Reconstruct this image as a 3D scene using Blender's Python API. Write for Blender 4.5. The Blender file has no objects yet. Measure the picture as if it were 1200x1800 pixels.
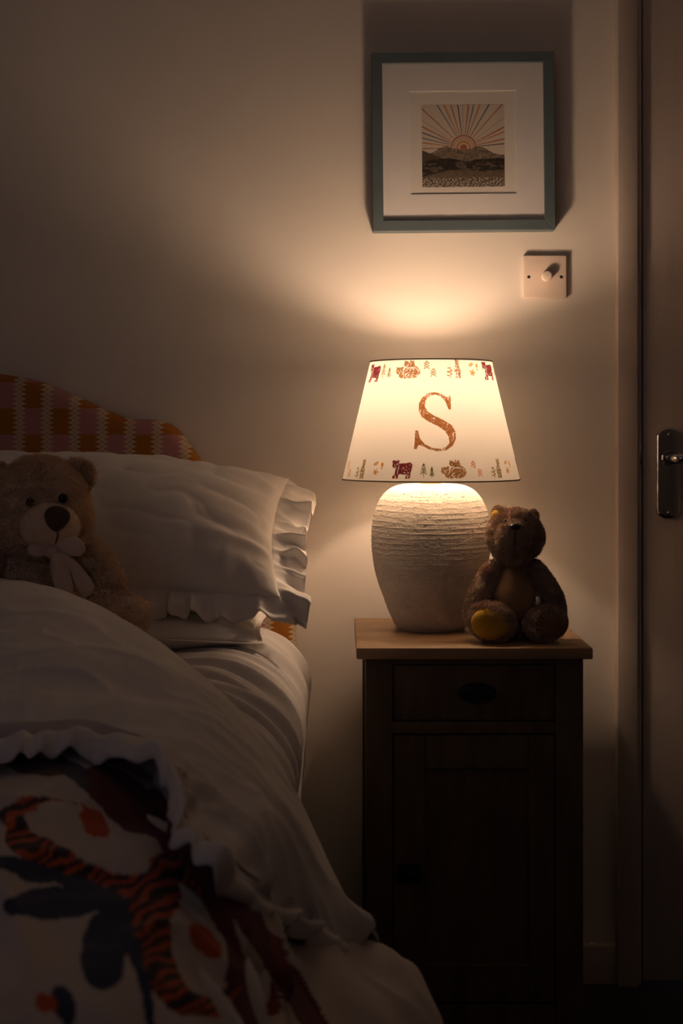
import bpy, bmesh, math, random
import numpy as np
from mathutils import Vector, Matrix, noise, Euler

random.seed(7); np.random.seed(7)
PI = math.pi
scn = bpy.context.scene
COL = scn.collection

# ------------------------------------------------------------------ camera
D = 2.65            # camera to bedside wall (wall is y = 0)
CH = 1.02           # camera height
F = 2500.0          # focal length in pixels of the 1200x1800 frame
HY = 763.0          # pixel row of the horizon
cam = bpy.data.cameras.new('camera')
cam.sensor_fit = 'VERTICAL'; cam.sensor_height = 36.0; cam.sensor_width = 24.0
cam.lens = 36.0 * F / 1800.0
cam.shift_y = -(900.0 - HY) / 1800.0
cam.clip_start = 0.02
cam.dof.use_dof = True; cam.dof.focus_distance = 2.40; cam.dof.aperture_fstop = 8.0
camo = bpy.data.objects.new('camera', cam); COL.objects.link(camo)
camo.location = (0, -D, CH); camo.rotation_euler = (PI / 2, 0, 0)
scn.camera = camo
vs = scn.view_settings
vs.view_transform = 'Standard'; vs.look = 'None'; vs.gamma = 1.0; vs.use_curve_mapping = False
vs.exposure = 0.0

# dusk light, almost gone
w = bpy.data.worlds.new('world'); scn.world = w; w.use_nodes = True
bg = w.node_tree.nodes['Background']
bg.inputs['Color'].default_value = (0.82, 0.74, 0.95, 1); bg.inputs['Strength'].default_value = 0.30
BULB_POWER = 225.0   # emission strength of the frosted bulb (its only lamp)
BULB_COL = (1.0, 0.675, 0.43)

def P(px, py, Z):
    """photo pixel at a known distance from the camera plane -> world point"""
    return Vector(((px - 600) / F * Z, Z - D, CH - (py - HY) / F * Z))

# ------------------------------------------------------------------ helpers
WL = {}   # world location of every object

def tag(o, label=None, cat=None, group=None, kind=None):
    if label: o['label'] = label
    if cat: o['category'] = cat
    if group: o['group'] = group
    if kind: o['kind'] = kind
    return o

def empty(name, loc, label, cat, group=None):
    o = bpy.data.objects.new(name, None); COL.objects.link(o)
    o.empty_display_size = 0.05
    o.location = loc; WL[o.name] = Vector(loc)
    return tag(o, label, cat, group)

def obj(name, verts, faces, mat, parent=None, smooth=True, col=None):
    """verts in world space -> one mesh object with its origin in the middle of its base"""
    V = np.asarray(verts, dtype=np.float64).reshape(-1, 3)
    lo, hi = V.min(0), V.max(0)
    c = Vector(((lo[0] + hi[0]) / 2, (lo[1] + hi[1]) / 2, lo[2]))
    me = bpy.data.meshes.new(name)
    me.from_pydata([tuple(v) for v in (V - np.array(c))], [], [tuple(int(i) for i in f) for f in faces])
    me.validate()
    if smooth: me.polygons.foreach_set('use_smooth', [True] * len(me.polygons))
    if col is not None:
        at = me.color_attributes.new('print', 'FLOAT_COLOR', 'POINT')
        cc = np.ones((len(V), 4), dtype=np.float32); cc[:, :3] = col
        at.data.foreach_set('color', cc.ravel())
    me.materials.append(mat)
    o = bpy.data.objects.new(name, me); COL.objects.link(o)
    if parent is not None:
        o.parent = parent; o.location = c - WL[parent.name]
    else:
        o.location = c
    WL[o.name] = c
    return o

def bm_obj(name, bm, mat, parent=None, smooth=True):
    bm.verts.ensure_lookup_table(); bm.verts.index_update()
    V = [tuple(v.co) for v in bm.verts]; Fc = [[v.index for v in f.verts] for f in bm.faces]
    bm.free()
    return obj(name, V, Fc, mat, parent, smooth)

def box_bm(x0, x1, y0, y1, z0, z1, bev=0.0, seg=2, bm=None):
    own = bm is None
    b = bmesh.new()
    bmesh.ops.create_cube(b, size=1.0)
    for v in b.verts:
        v.co = Vector(((x0 + x1) / 2 + v.co.x * (x1 - x0), (y0 + y1) / 2 + v.co.y * (y1 - y0), (z0 + z1) / 2 + v.co.z * (z1 - z0)))
    if bev > 0:
        bmesh.ops.bevel(b, geom=list(b.edges), offset=bev, segments=seg, affect='EDGES', profile=0.5)
    if own: return b
    merge(bm, b); b.free(); return bm

def merge(dst, src):
    m = {}
    for v in src.verts: m[v] = dst.verts.new(v.co)
    for f in src.faces:
        try: dst.faces.new([m[v] for v in f.verts])
        except ValueError: pass

def box(name, x0, x1, y0, y1, z0, z1, mat, parent=None, bev=0.0, seg=2):
    o = bm_obj(name, box_bm(x0, x1, y0, y1, z0, z1, bev, seg), mat, parent, smooth=False)
    if bev > 0:
        shade_auto(o)
    return o

def shade_auto(o, ang=0.6):
    me = o.data
    me.polygons.foreach_set('use_smooth', [True] * len(me.polygons))
    try: me.set_sharp_from_angle(angle=ang)
    except Exception: pass

def lathe(prof, seg, cx, cy):
    V, Fc = [], []
    n = len(prof)
    for (r, z) in prof:
        for k in range(seg):
            a = 2 * PI * k / seg
            V.append((cx + r * math.sin(a), cy - r * math.cos(a), z))
    for i in range(n - 1):
        for k in range(seg):
            k2 = (k + 1) % seg
            Fc.append((i * seg + k, i * seg + k2, (i + 1) * seg + k2, (i + 1) * seg + k))
    return V, Fc

def cyl_between(p0, p1, r0, r1=None, seg=24, cap=True):
    if r1 is None: r1 = r0
    p0, p1 = Vector(p0), Vector(p1)
    d = (p1 - p0).normalized()
    a = d.orthogonal().normalized(); b = d.cross(a)
    V, Fc = [], []
    for p, r in ((p0, r0), (p1, r1)):
        for k in range(seg):
            t = 2 * PI * k / seg
            V.append(tuple(p + (a * math.cos(t) + b * math.sin(t)) * r))
    for k in range(seg):
        Fc.append((k, (k + 1) % seg, seg + (k + 1) % seg, seg + k))
    if cap:
        Fc.append(tuple(range(seg - 1, -1, -1))); Fc.append(tuple(range(seg, 2 * seg)))
    return V, Fc

def tube(pts, r, seg=10):
    """r is a number or a list of radii"""
    V, Fc = [], []
    n = len(pts); pts = [Vector(p) for p in pts]
    up = None
    for i, p in enumerate(pts):
        t = (pts[min(i + 1, n - 1)] - pts[max(i - 1, 0)]).normalized()
        if up is None: up = t.orthogonal().normalized()
        up = (up - t * up.dot(t)).normalized(); s = t.cross(up)
        rr = r[i] if isinstance(r, (list, tuple)) else r
        for k in range(seg):
            a = 2 * PI * k / seg
            V.append(tuple(p + (up * math.cos(a) + s * math.sin(a)) * rr))
    for i in range(n - 1):
        for k in range(seg):
            k2 = (k + 1) % seg
            Fc.append((i * seg + k, i * seg + k2, (i + 1) * seg + k2, (i + 1) * seg + k))
    Fc.append(tuple(range(seg - 1, -1, -1))); Fc.append(tuple(range((n - 1) * seg, n * seg)))
    return V, Fc

def cr(pts, n):
    """uniform Catmull-Rom through an array of points (first axis), n samples"""
    A = np.asarray(pts, dtype=float); k = len(A)
    t = np.linspace(0, k - 1, n); i = np.minimum(t.astype(int), k - 2); f = (t - i)
    f = f.reshape((-1,) + (1,) * (A.ndim - 1))
    p0 = A[np.maximum(i - 1, 0)]; p1 = A[i]; p2 = A[i + 1]; p3 = A[np.minimum(i + 2, k - 1)]
    p0 = np.where((i == 0).reshape(f.shape), 2 * p1 - p2, p0)
    p3 = np.where((i + 2 > k - 1).reshape(f.shape), 2 * p2 - p1, p3)
    return 0.5 * (2 * p1 + (p2 - p0) * f + (2 * p0 - 5 * p1 + 4 * p2 - p3) * f ** 2 + (3 * p1 - p0 - 3 * p2 + p3) * f ** 3)

def grid_faces(nr, nc, off=0):
    return [(off + i * nc + j, off + i * nc + j + 1, off + (i + 1) * nc + j + 1, off + (i + 1) * nc + j)
            for i in range(nr - 1) for j in range(nc - 1)]

def grid_normals(G):
    du = np.gradient(G, axis=1); dv = np.gradient(G, axis=0)
    N = np.cross(du, dv); N /= (np.linalg.norm(N, axis=2, keepdims=True) + 1e-12)
    return N

def nz(P3, s=1.0):
    return noise.noise(Vector((P3[0] * s, P3[1] * s, P3[2] * s)))

def add_fur(V, Fc, n, length, width, lean=(0, 0, -0.35), jit=0.5, clump=35.0):
    """append n thin tapered hairs (two triangles each) to a mesh given as lists"""
    V = [tuple(v) for v in V]
    A = np.array(V)
    tris = []
    for f in Fc:
        for k in range(1, len(f) - 1): tris.append((f[0], f[k], f[k + 1]))
    T = np.array(tris)
    a, b, c = A[T[:, 0]], A[T[:, 1]], A[T[:, 2]]
    nr = np.cross(b - a, c - a); ar = np.linalg.norm(nr, axis=1)
    nr = nr / (ar[:, None] + 1e-15)
    idx = np.random.choice(len(T), n, p=ar / ar.sum())
    u = np.random.rand(n); v = np.random.rand(n); fl = u + v > 1; u[fl] = 1 - u[fl]; v[fl] = 1 - v[fl]
    p = a[idx] + (b - a)[idx] * u[:, None] + (c - a)[idx] * v[:, None]
    N = nr[idx]
    J = np.zeros((n, 3))
    for i in range(n):
        q = Vector(p[i]) * clump
        J[i] = noise.noise_vector(q)
    d = N + np.array(lean) + J * jit * 1.6 + np.random.randn(n, 3) * 0.22 * jit
    # never into the body
    dn = (d * N).sum(1); d += N * np.clip(0.35 - dn, 0, None)[:, None]
    d /= np.linalg.norm(d, axis=1)[:, None]
    L = length * (0.6 + 0.6 * np.random.rand(n))
    side = np.cross(d, np.random.randn(n, 3)); side /= np.linalg.norm(side, axis=1)[:, None] + 1e-12
    base = len(V)
    p0 = p - side * width / 2 - N * 0.0005; p1 = p + side * width / 2 - N * 0.0005
    curl = np.array(lean) * 0.4 + J * 0.35
    tip = p + d * L[:, None] + curl * L[:, None] * 0.5
    mid = p + d * L[:, None] * 0.55
    m0 = mid - side * width * 0.35; m1 = mid + side * width * 0.35
    allv = np.stack([p0, p1, m0, m1, tip], 1).reshape(-1, 3)
    V += [tuple(x) for x in allv]
    Fc = list(Fc)
    for i in range(n):
        o = base + 5 * i
        Fc.append((o, o + 1, o + 3, o + 2)); Fc.append((o + 2, o + 3, o + 4))
    return V, Fc

def blob(center, rad, rot=(0, 0, 0), sub=4, lump=0.0, fn=None):
    """a stuffed shape: ellipsoid reshaped by fn(unit vector)->vector"""
    b = bmesh.new(); bmesh.ops.create_icosphere(b, subdivisions=sub, radius=1.0)
    R = Euler(rot).to_matrix(); c = Vector(center)
    V = []
    for v in b.verts:
        q = v.co.copy()
        if fn: q = fn(q)
        q = Vector((q.x * rad[0], q.y * rad[1], q.z * rad[2]))
        q = c + R @ q
        if lump: q += (q - c).normalized() * nz(q, 22) * lump
        V.append(tuple(q))
    b.verts.index_update()
    Fc = [[v.index for v in f.verts] for f in b.faces]
    b.free()
    return V, Fc

# ------------------------------------------------------------------ materials
def mat(name, base, rough=0.6, metallic=0.0, noise_scale=None, noise_amt=0.0, col2=None,
        bump_scale=None, bump=0.0, bump_dist=0.002, sheen=0.0, spec=0.5, stretch=(1, 1, 1), attr=None, detail=4.0):
    m = bpy.data.materials.new(name); m.use_nodes = True
    nt = m.node_tree; N = nt.nodes; L = nt.links
    b = N['Principled BSDF']
    b.inputs['Base Color'].default_value = (*base, 1)
    b.inputs['Roughness'].default_value = rough; b.inputs['Metallic'].default_value = metallic
    b.inputs['Specular IOR Level'].default_value = spec
    if sheen: b.inputs['Sheen Weight'].default_value = sheen
    tc = N.new('ShaderNodeTexCoord'); mp = N.new('ShaderNodeMapping')
    mp.inputs['Scale'].default_value = stretch
    L.new(tc.outputs['Object'], mp.inputs['Vector'])
    src = None
    if attr:
        a = N.new('ShaderNodeAttribute'); a.attribute_name = attr
        L.new(a.outputs['Color'], b.inputs['Base Color']); src = a.outputs['Color']
    if noise_scale:
        t = N.new('ShaderNodeTexNoise'); t.inputs['Scale'].default_value = noise_scale; t.inputs['Detail'].default_value = detail
        L.new(mp.outputs['Vector'], t.inputs['Vector'])
        r = N.new('ShaderNodeValToRGB')
        c2 = col2 or tuple(x * (1 - noise_amt) for x in base)
        r.color_ramp.elements[0].position = 0.35; r.color_ramp.elements[1].position = 0.65
        r.color_ramp.elements[0].color = (*c2, 1); r.color_ramp.elements[1].color = (*base, 1)
        L.new(t.outputs['Fac'], r.inputs['Fac'])
        L.new(r.outputs['Color'], b.inputs['Base Color'])
    if bump_scale:
        t2 = N.new('ShaderNodeTexNoise'); t2.inputs['Scale'].default_value = bump_scale; t2.inputs['Detail'].default_value = 5
        L.new(mp.outputs['Vector'], t2.inputs['Vector'])
        bp = N.new('ShaderNodeBump'); bp.inputs['Strength'].default_value = bump; bp.inputs['Distance'].default_value = bump_dist
        L.new(t2.outputs['Fac'], bp.inputs['Height']); L.new(bp.outputs['Normal'], b.inputs['Normal'])
    return m

M = {}
M['wall'] = mat('wall_paint', (0.80, 0.74, 0.69), 0.75, bump_scale=55, bump=0.12, bump_dist=0.003, spec=0.25)
M['ceiling'] = mat('ceiling_paint', (0.84, 0.82, 0.80), 0.9)
M['trim'] = mat('trim_gloss_paint', (0.60, 0.51, 0.45), 0.42, bump_scale=30, bump=0.05)
M['door'] = mat('door_paint', (0.56, 0.47, 0.42), 0.40, noise_scale=60, noise_amt=0.06, bump_scale=130, bump=0.35, bump_dist=0.0012, stretch=(1, 1, 0.03))
M['carpet'] = mat('dark_carpet', (0.055, 0.05, 0.05), 0.95, noise_scale=180, noise_amt=0.4, bump_scale=400, bump=0.8, bump_dist=0.006)
M['sheet'] = mat('white_cotton', (0.74, 0.70, 0.69), 0.85, bump_scale=900, bump=0.08, bump_dist=0.0006, sheen=0.15, spec=0.2)
M['pillowcase'] = mat('white_pillow_cotton', (0.78, 0.74, 0.72), 0.85, bump_scale=60, bump=0.18, bump_dist=0.002, sheen=0.15, spec=0.2)
M['cover'] = mat('printed_cotton', (0.7, 0.65, 0.62), 0.9, bump_scale=700, bump=0.15, bump_dist=0.0008, attr='print', sheen=0.1, spec=0.15)
M['divan'] = mat('divan_fabric', (0.20, 0.18, 0.17), 0.9, bump_scale=500, bump=0.2)
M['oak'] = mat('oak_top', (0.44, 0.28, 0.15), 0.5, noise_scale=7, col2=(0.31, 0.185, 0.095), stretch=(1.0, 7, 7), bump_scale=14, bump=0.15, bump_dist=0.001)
M['oak_shaded'] = mat('oak_body_shade', (0.135, 0.088, 0.047), 0.6, noise_scale=7, col2=(0.085, 0.053, 0.027), stretch=(7, 7, 1.0), bump_scale=14, bump=0.2, bump_dist=0.001)  # same oak as the top, the unlit front's shade put into the colour
M['iron'] = mat('black_iron', (0.02, 0.018, 0.016), 0.5, metallic=0.6)
M['chrome'] = mat('polished_chrome', (0.55, 0.55, 0.57), 0.07, metallic=1.0)
M['steel'] = mat('screw_steel', (0.12, 0.11, 0.10), 0.35, metallic=1.0)
M['plastic'] = mat('switch_plastic', (0.80, 0.66, 0.58), 0.35, spec=0.5)
M['frame'] = mat('teal_grey_frame', (0.110, 0.145, 0.165), 0.55, noise_scale=18, noise_amt=0.10)
M['matboard'] = mat('mat_board', (0.86, 0.84, 0.86), 0.9, bump_scale=600, bump=0.08)
M['paper'] = mat('print_paper', (0.84, 0.80, 0.77), 0.9)
M['art'] = mat('art_print', (0.7, 0.7, 0.7), 0.75, attr='print')
M['plaster'] = mat('rough_plaster', (0.74, 0.68, 0.61), 0.9, noise_scale=40, noise_amt=0.10, spec=0.2)
M['shade_rim'] = mat('shade_rim', (0.30, 0.24, 0.18), 0.5)
M['brass'] = mat('brass', (0.6, 0.42, 0.2), 0.3, metallic=1.0)
M['socket'] = mat('white_holder', (0.7, 0.66, 0.6), 0.5)
M['plush'] = mat('cream_plush', (0.88, 0.65, 0.45), 0.95, noise_scale=90, noise_amt=0.06, sheen=0.25, spec=0.1)
M['muzzle'] = mat('smooth_plush', (0.82, 0.62, 0.46), 0.95, bump_scale=300, bump=0.3, sheen=0.25, spec=0.1)
M['nose'] = mat('brown_velour', (0.085, 0.04, 0.03), 0.8, sheen=0.2)
M['bead'] = mat('black_bead', (0.008, 0.007, 0.007), 0.15)
M['ribbon'] = mat('pale_ribbon', (0.72, 0.53, 0.44), 0.55, bump_scale=400, bump=0.1, sheen=0.3)
M['thread'] = mat('dark_thread', (0.04, 0.02, 0.015), 0.9)
M['taupe'] = mat('taupe_plush', (0.60, 0.43, 0.33), 0.95, noise_scale=80, noise_amt=0.25, sheen=0.25, spec=0.1)
M['belly'] = mat('tan_velour', (0.36, 0.225, 0.125), 0.9, bump_scale=250, bump=0.25, sheen=0.2, spec=0.1)
M['mustard'] = mat('mustard_velour', (0.60, 0.36, 0.03), 0.9, bump_scale=250, bump=0.2, sheen=0.2, spec=0.1)
M['brownpad'] = mat('brown_velour_pad', (0.20, 0.11, 0.055), 0.9, bump_scale=250, bump=0.2, sheen=0.2, spec=0.1)
M['satin'] = mat('satin_label', (0.55, 0.52, 0.55), 0.4)

def plaster_pits():
    m = M['plaster']; nt = m.node_tree; N = nt.nodes; L = nt.links; b = N['Principled BSDF']
    tc = N.new('ShaderNodeTexCoord')
    n1 = N.new('ShaderNodeTexNoise'); n1.inputs['Scale'].default_value = 230; n1.inputs['Detail'].default_value = 6
    v = N.new('ShaderNodeTexVoronoi'); v.inputs['Scale'].default_value = 260
    L.new(tc.outputs['Object'], n1.inputs['Vector']); L.new(tc.outputs['Object'], v.inputs['Vector'])
    lt = N.new('ShaderNodeMapRange'); lt.inputs['From Min'].default_value = 0.0; lt.inputs['From Max'].default_value = 0.32
    L.new(v.outputs['Distance'], lt.inputs['Value'])
    ad = N.new('ShaderNodeMath'); ad.operation = 'MULTIPLY'
    L.new(lt.outputs['Result'], ad.inputs[0]); L.new(n1.outputs['Fac'], ad.inputs[1])
    bp = N.new('ShaderNodeBump'); bp.inputs['Strength'].default_value = 0.6; bp.inputs['Distance'].default_value = 0.0014
    L.new(ad.outputs[0], bp.inputs['Height']); L.new(bp.outputs['Normal'], b.inputs['Normal'])
plaster_pits()

def shade_mat():
    m = bpy.data.materials.new('shade_cloth'); m.use_nodes = True
    nt = m.node_tree; N = nt.nodes; L = nt.links
    N.remove(N['Principled BSDF']); out = N['Material Output']
    tc = N.new('ShaderNodeTexCoord')
    t = N.new('ShaderNodeTexNoise'); t.inputs['Scale'].default_value = 9; t.inputs['Detail'].default_value = 3
    L.new(tc.outputs['Object'], t.inputs['Vector'])
    r = N.new('ShaderNodeValToRGB')
    r.color_ramp.elements[0].color = (0.86, 0.82, 0.77, 1); r.color_ramp.elements[1].color = (0.88, 0.85, 0.80, 1)
    L.new(t.outputs['Fac'], r.inputs['Fac'])
    d = N.new('ShaderNodeBsdfDiffuse'); tr = N.new('ShaderNodeBsdfTranslucent'); mx = N.new('ShaderNodeMixShader')
    L.new(r.outputs['Color'], d.inputs['Color']); L.new(r.outputs['Color'], tr.inputs['Color'])
    mx.inputs['Fac'].default_value = SHADE_T
    L.new(d.outputs[0], mx.inputs[1]); L.new(tr.outputs[0], mx.inputs[2]); L.new(mx.outputs[0], out.inputs['Surface'])
    return m
SHADE_T = 0.150
M['shade'] = shade_mat()

def ink(name, c):
    m = bpy.data.materials.new(name); m.use_nodes = True
    nt = m.node_tree; N = nt.nodes; L = nt.links
    N.remove(N['Principled BSDF']); out = N['Material Output']
    tc = N.new('ShaderNodeTexCoord')
    t = N.new('ShaderNodeTexNoise'); t.inputs['Scale'].default_value = 220; t.inputs['Detail'].default_value = 3
    L.new(tc.outputs['Object'], t.inputs['Vector'])
    r = N.new('ShaderNodeValToRGB'); r.color_ramp.elements[0].position = 0.3; r.color_ramp.elements[1].position = 0.7
    r.color_ramp.elements[0].color = (*c, 1); r.color_ramp.elements[1].color = (*[min(1, x * 1.5 + .01) for x in c], 1)
    L.new(t.outputs['Fac'], r.inputs['Fac'])
    d = N.new('ShaderNodeBsdfDiffuse'); tr = N.new('ShaderNodeBsdfTranslucent'); mx = N.new('ShaderNodeMixShader')
    L.new(r.outputs['Color'], d.inputs['Color']); L.new(r.outputs['Color'], tr.inputs['Color'])
    mx.inputs['Fac'].default_value = 0.62
    L.new(d.outputs[0], mx.inputs[1]); L.new(tr.outputs[0], mx.inputs[2]); L.new(mx.outputs[0], out.inputs['Surface'])
    return m
M['ink_copper'] = ink('copper_ink', (0.42, 0.19, 0.075))
M['ink_maroon'] = ink('maroon_ink', (0.24, 0.035, 0.05))
M['ink_brown'] = ink('brown_ink', (0.40, 0.21, 0.085))
M['ink_olive'] = ink('olive_ink', (0.36, 0.27, 0.12))
M['ink_green'] = ink('green_ink', (0.20, 0.20, 0.09))
M['ink_orange'] = ink('orange_ink', (0.68, 0.34, 0.09))
M['ink_pink'] = ink('pink_ink', (0.70, 0.33, 0.22))

def bulb_mat():
    m = bpy.data.materials.new('lit_bulb'); m.use_nodes = True
    nt = m.node_tree; N = nt.nodes; L = nt.links
    N.remove(N['Principled BSDF'])
    e = N.new('ShaderNodeEmission'); e.inputs['Color'].default_value = (*BULB_COL, 1); e.inputs['Strength'].default_value = BULB_POWER
    L.new(e.outputs[0], N['Material Output'].inputs['Surface'])
    return m
M['bulb'] = bulb_mat()

def glass_mat():
    m = bpy.data.materials.new('picture_glass'); m.use_nodes = True
    nt = m.node_tree; N = nt.nodes; L = nt.links
    N.remove(N['Principled BSDF'])
    tr = N.new('ShaderNodeBsdfTransparent'); g = N.new('ShaderNodeBsdfGlossy'); g.inputs['Roughness'].default_value = 0.02
    fr = N.new('ShaderNodeFresnel'); fr.inputs['IOR'].default_value = 1.45
    gg = N.new('ShaderNodeNewGeometry'); f = N.new('ShaderNodeMix'); f.inputs[3].default_value = 0.0   # one reflection per pane: none at its inner face
    L.new(gg.outputs['Backfacing'], f.inputs[0]); L.new(fr.outputs[0], f.inputs[2])
    mx = N.new('ShaderNodeMixShader')
    tr.inputs['Color'].default_value = (0.99, 0.99, 0.99, 1)
    L.new(f.outputs[0], mx.inputs['Fac']); L.new(tr.outputs[0], mx.inputs[1]); L.new(g.outputs[0], mx.inputs[2])
    L.new(mx.outputs[0], N['Material Output'].inputs['Surface'])
    return m
M['glass'] = glass_mat()

def headboard_mat(x_ref, z_ref, cw, rh):
    """ochre and rose blocks in a check, cream flame-stitch teeth where the columns meet"""
    m = bpy.data.materials.new('flame_stitch_fabric'); m.use_nodes = True
    nt = m.node_tree; N = nt.nodes; L = nt.links; b = N['Principled BSDF']
    b.inputs['Roughness'].default_value = 0.9; b.inputs['Specular IOR Level'].default_value = 0.2
    geo = N.new('ShaderNodeNewGeometry'); sx = N.new('ShaderNodeSeparateXYZ'); L.new(geo.outputs['Position'], sx.inputs[0])
    def mth(op, a, bb=None, c=None):
        n = N.new('ShaderNodeMath'); n.operation = op
        for i, v in enumerate((a, bb, c)):
            if v is None: continue
            if isinstance(v, (int, float)): n.inputs[i].default_value = v
            else: L.new(v, n.inputs[i])
        return n.outputs[0]
    u = mth('DIVIDE', mth('SUBTRACT', sx.outputs['X'], x_ref), cw)
    v = mth('DIVIDE', mth('SUBTRACT', sx.outputs['Z'], z_ref), rh)
    iu = mth('FLOOR', u); fu = mth('SUBTRACT', u, iu)
    # rows step by a little from column to column and their edges are woven, not ruled
    iv = mth('FLOOR', v)
    par = mth('FLOORED_MODULO', mth('ADD', iu, iv), 2.0)
    dist = mth('MINIMUM', fu, mth('SUBTRACT', 1.0, fu))          # 0 at a column edge
    tooth = mth('PINGPONG', mth('MULTIPLY', v, 5.5), 0.5)          # 0..0.5
    thr = mth('ADD', 0.05, mth('MULTIPLY', tooth, 0.42))
    cream = mth('LESS_THAN', dist, thr)
    thr2 = mth('ADD', -0.06, mth('MULTIPLY', tooth, 0.30))
    core = mth('LESS_THAN', dist, thr2)                            # block colour shows again inside the teeth
    mask = mth('SUBTRACT', cream, mth('MULTIPLY', core, 0.45))
    c1 = N.new('ShaderNodeMix'); c1.data_type = 'RGBA'
    c1.inputs[6].default_value = (0.50, 0.235, 0.235, 1); c1.inputs[7].default_value = (0.40, 0.155, 0.022, 1)
    L.new(par, c1.inputs[0])
    c2 = N.new('ShaderNodeMix'); c2.data_type = 'RGBA'
    L.new(mask, c2.inputs[0]); L.new(c1.outputs[2], c2.inputs[6]); c2.inputs[7].default_value = (0.62, 0.50, 0.36, 1)
    L.new(c2.outputs[2], b.inputs['Base Color'])
    t = N.new('ShaderNodeTexNoise'); t.inputs['Scale'].default_value = 700
    bp = N.new('ShaderNodeBump'); bp.inputs['Strength'].default_value = 0.15; bp.inputs['Distance'].default_value = 0.001
    L.new(geo.outputs['Position'], t.inputs['Vector']); L.new(t.outputs['Fac'], bp.inputs['Height']); L.new(bp.outputs['Normal'], b.inputs['Normal'])
    return m

# ================================================================== ROOM
XL, XR, YF, ZC = -2.3, 1.55, -3.6, 2.40
TX0 = (1085 - 600) / F * 2.625      # left edge of the door trim
TX1 = (1121 - 600) / F * 2.625
DX0 = (1129 - 600) / F * 2.64       # left edge of the door leaf
box('floor', XL - .1, XR + .1, YF, 0.1, -0.05, 0.0, M['carpet'])['kind'] = 'structure'
box('ceiling', XL - .1, XR + .1, YF, 0.1, ZC, ZC + .05, M['ceiling'])['kind'] = 'structure'
box('wall_back', XL - .1, TX1 - 0.004, 0.0, 0.1, 0.0, ZC, M['wall'])['kind'] = 'structure'
box('wall_left', XL - .1, XL, YF, 0.0, 0.0, ZC, M['wall'])['kind'] = 'structure'
box('wall_right', XR, XR + .1, YF, 0.0, 0.0, ZC, M['wall'])['kind'] = 'structure'
# unseen wall behind the camera, with a window added for soft fill light
WX0, WX1, WZ0, WZ1 = -1.75, -0.55, 0.95, 2.10
fwb = bmesh.new()
for (a_, b_, c_, d_) in ((XL - .1, WX0, 0, ZC), (WX1, XR + .1, 0, ZC), (WX0, WX1, 0, WZ0), (WX0, WX1, WZ1, ZC)):
    box_bm(a_, b_, YF - .1, YF, c_, d_, 0, 1, fwb)
bm_obj('wall_front', fwb, M['wall'], smooth=False)['kind'] = 'structure'
wfb = bmesh.new()
for (a_, b_, c_, d_) in ((WX0, WX0 + .05, WZ0, WZ1), (WX1 - .05, WX1, WZ0, WZ1), (WX0 + .05, WX1 - .05, WZ0, WZ0 + .05), (WX0 + .05, WX1 - .05, WZ1 - .05, WZ1), ((WX0 + WX1) / 2 - .02, (WX0 + WX1) / 2 + .02, WZ0 + .05, WZ1 - .05)):
    box_bm(a_, b_, YF - .07, YF - .02, c_, d_, 0, 1, wfb)
bm_obj('fill_window_1', wfb, M['trim'], smooth=False)['kind'] = 'structure'
# wall above and beyond the door
DH = 2.02; DX1 = DX0 + 0.762
box('wall_back_right', DX1 + 0.005, XR + .1, 0.0, 0.1, 0.0, ZC, M['wall'])['kind'] = 'structure'
box('wall_back_top', TX1 - 0.004, DX1 + 0.005, 0.0, 0.1, DH + 0.005, ZC, M['wall'])['kind'] = 'structure'
box('baseboard_back', XL, TX0 + 0.001, -0.016, 0.002, 0.0, 0.072, M['trim'], bev=0.003)['kind'] = 'structure'
# architrave: one face board with a slightly rounded edge, and the jamb behind it
tb = box('trim_1', TX0, TX1, -0.027, 0.002, 0.0, DH + 0.045, M['trim'], bev=0.003); tb['kind'] = 'structure'
box('trim_2', TX1 + 0.0003, DX1 + 0.04, -0.027, 0.002, DH + 0.006, DH + 0.05, M['trim'], bev=0.003)['kind'] = 'structure'
jm = box('trim_3', TX1 - 0.004, DX0 - 0.0035, -0.018, 0.099, 0.0, DH + 0.004, M['trim'], bev=0.0015); jm['kind'] = 'structure'
box('trim_4', DX0 - 0.0036, DX0 + 0.014, 0.0305, 0.099, 0.0, DH + 0.004, M['trim'])['kind'] = 'structure'  # unseen door stop, added to block outside light at the gap
# strike plate let into the jamb beside the latch
box('strike_plate', DX0 - 0.0065, DX0 - 0.003, -0.0182, -0.004, CH - .055, CH + .005 - .02, M['chrome'], jm, bev=0.0005)
door = box('door_1', DX0, DX1, -0.012, 0.030, 0.006, DH, M['door'], bev=0.002); door['kind'] = 'structure'
door['label'] = 'painted wood-grain door with a chrome lever handle'
# chrome backplate with round ends, lever and screws
yd = -0.012; Zd = D + yd
pc = P(1174, 832, Zd); pw = 0.0225; ph = 0.0845
def stadium_plate(cx, cz, hw, hh, y0, y1, seg=20, r=None):
    r = r or hw
    ring = []
    for k in range(seg + 1):
        a = PI * k / seg; ring.append((hw * math.cos(a), (hh - hw * .72) + hw * .72 * math.sin(a)))
    for k in range(seg + 1):
        a = PI + PI * k / seg; ring.append((hw * math.cos(a), -(hh - hw * .72) + hw * .72 * math.sin(a)))
    n = len(ring); V = []; Fc = []
    lay = [(1.0, y0), (1.0, y0 + (y1 - y0) * .45), (0.97, y0 + (y1 - y0) * .75), (0.90, y1 - (y1 - y0) * .06), (0.80, y1)]
    for s, y in lay:
        for (x, z) in ring: V.append((cx + x - (1 - s) * hw * np.sign(x) * min(1, abs(x) / hw * 1.0), y, cz + z - (1 - s) * hw * (z / hh)))
    for i in range(len(lay) - 1):
        for k in range(n): Fc.append((i * n + k, i * n + (k + 1) % n, (i + 1) * n + (k + 1) % n, (i + 1) * n + k))
    Fc.append(tuple((len(lay) - 1) * n + k for k in range(n)))
    return V, Fc
V, Fc = stadium_plate(pc.x, pc.z, pw, ph, yd + .0005, yd - 0.008)
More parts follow.
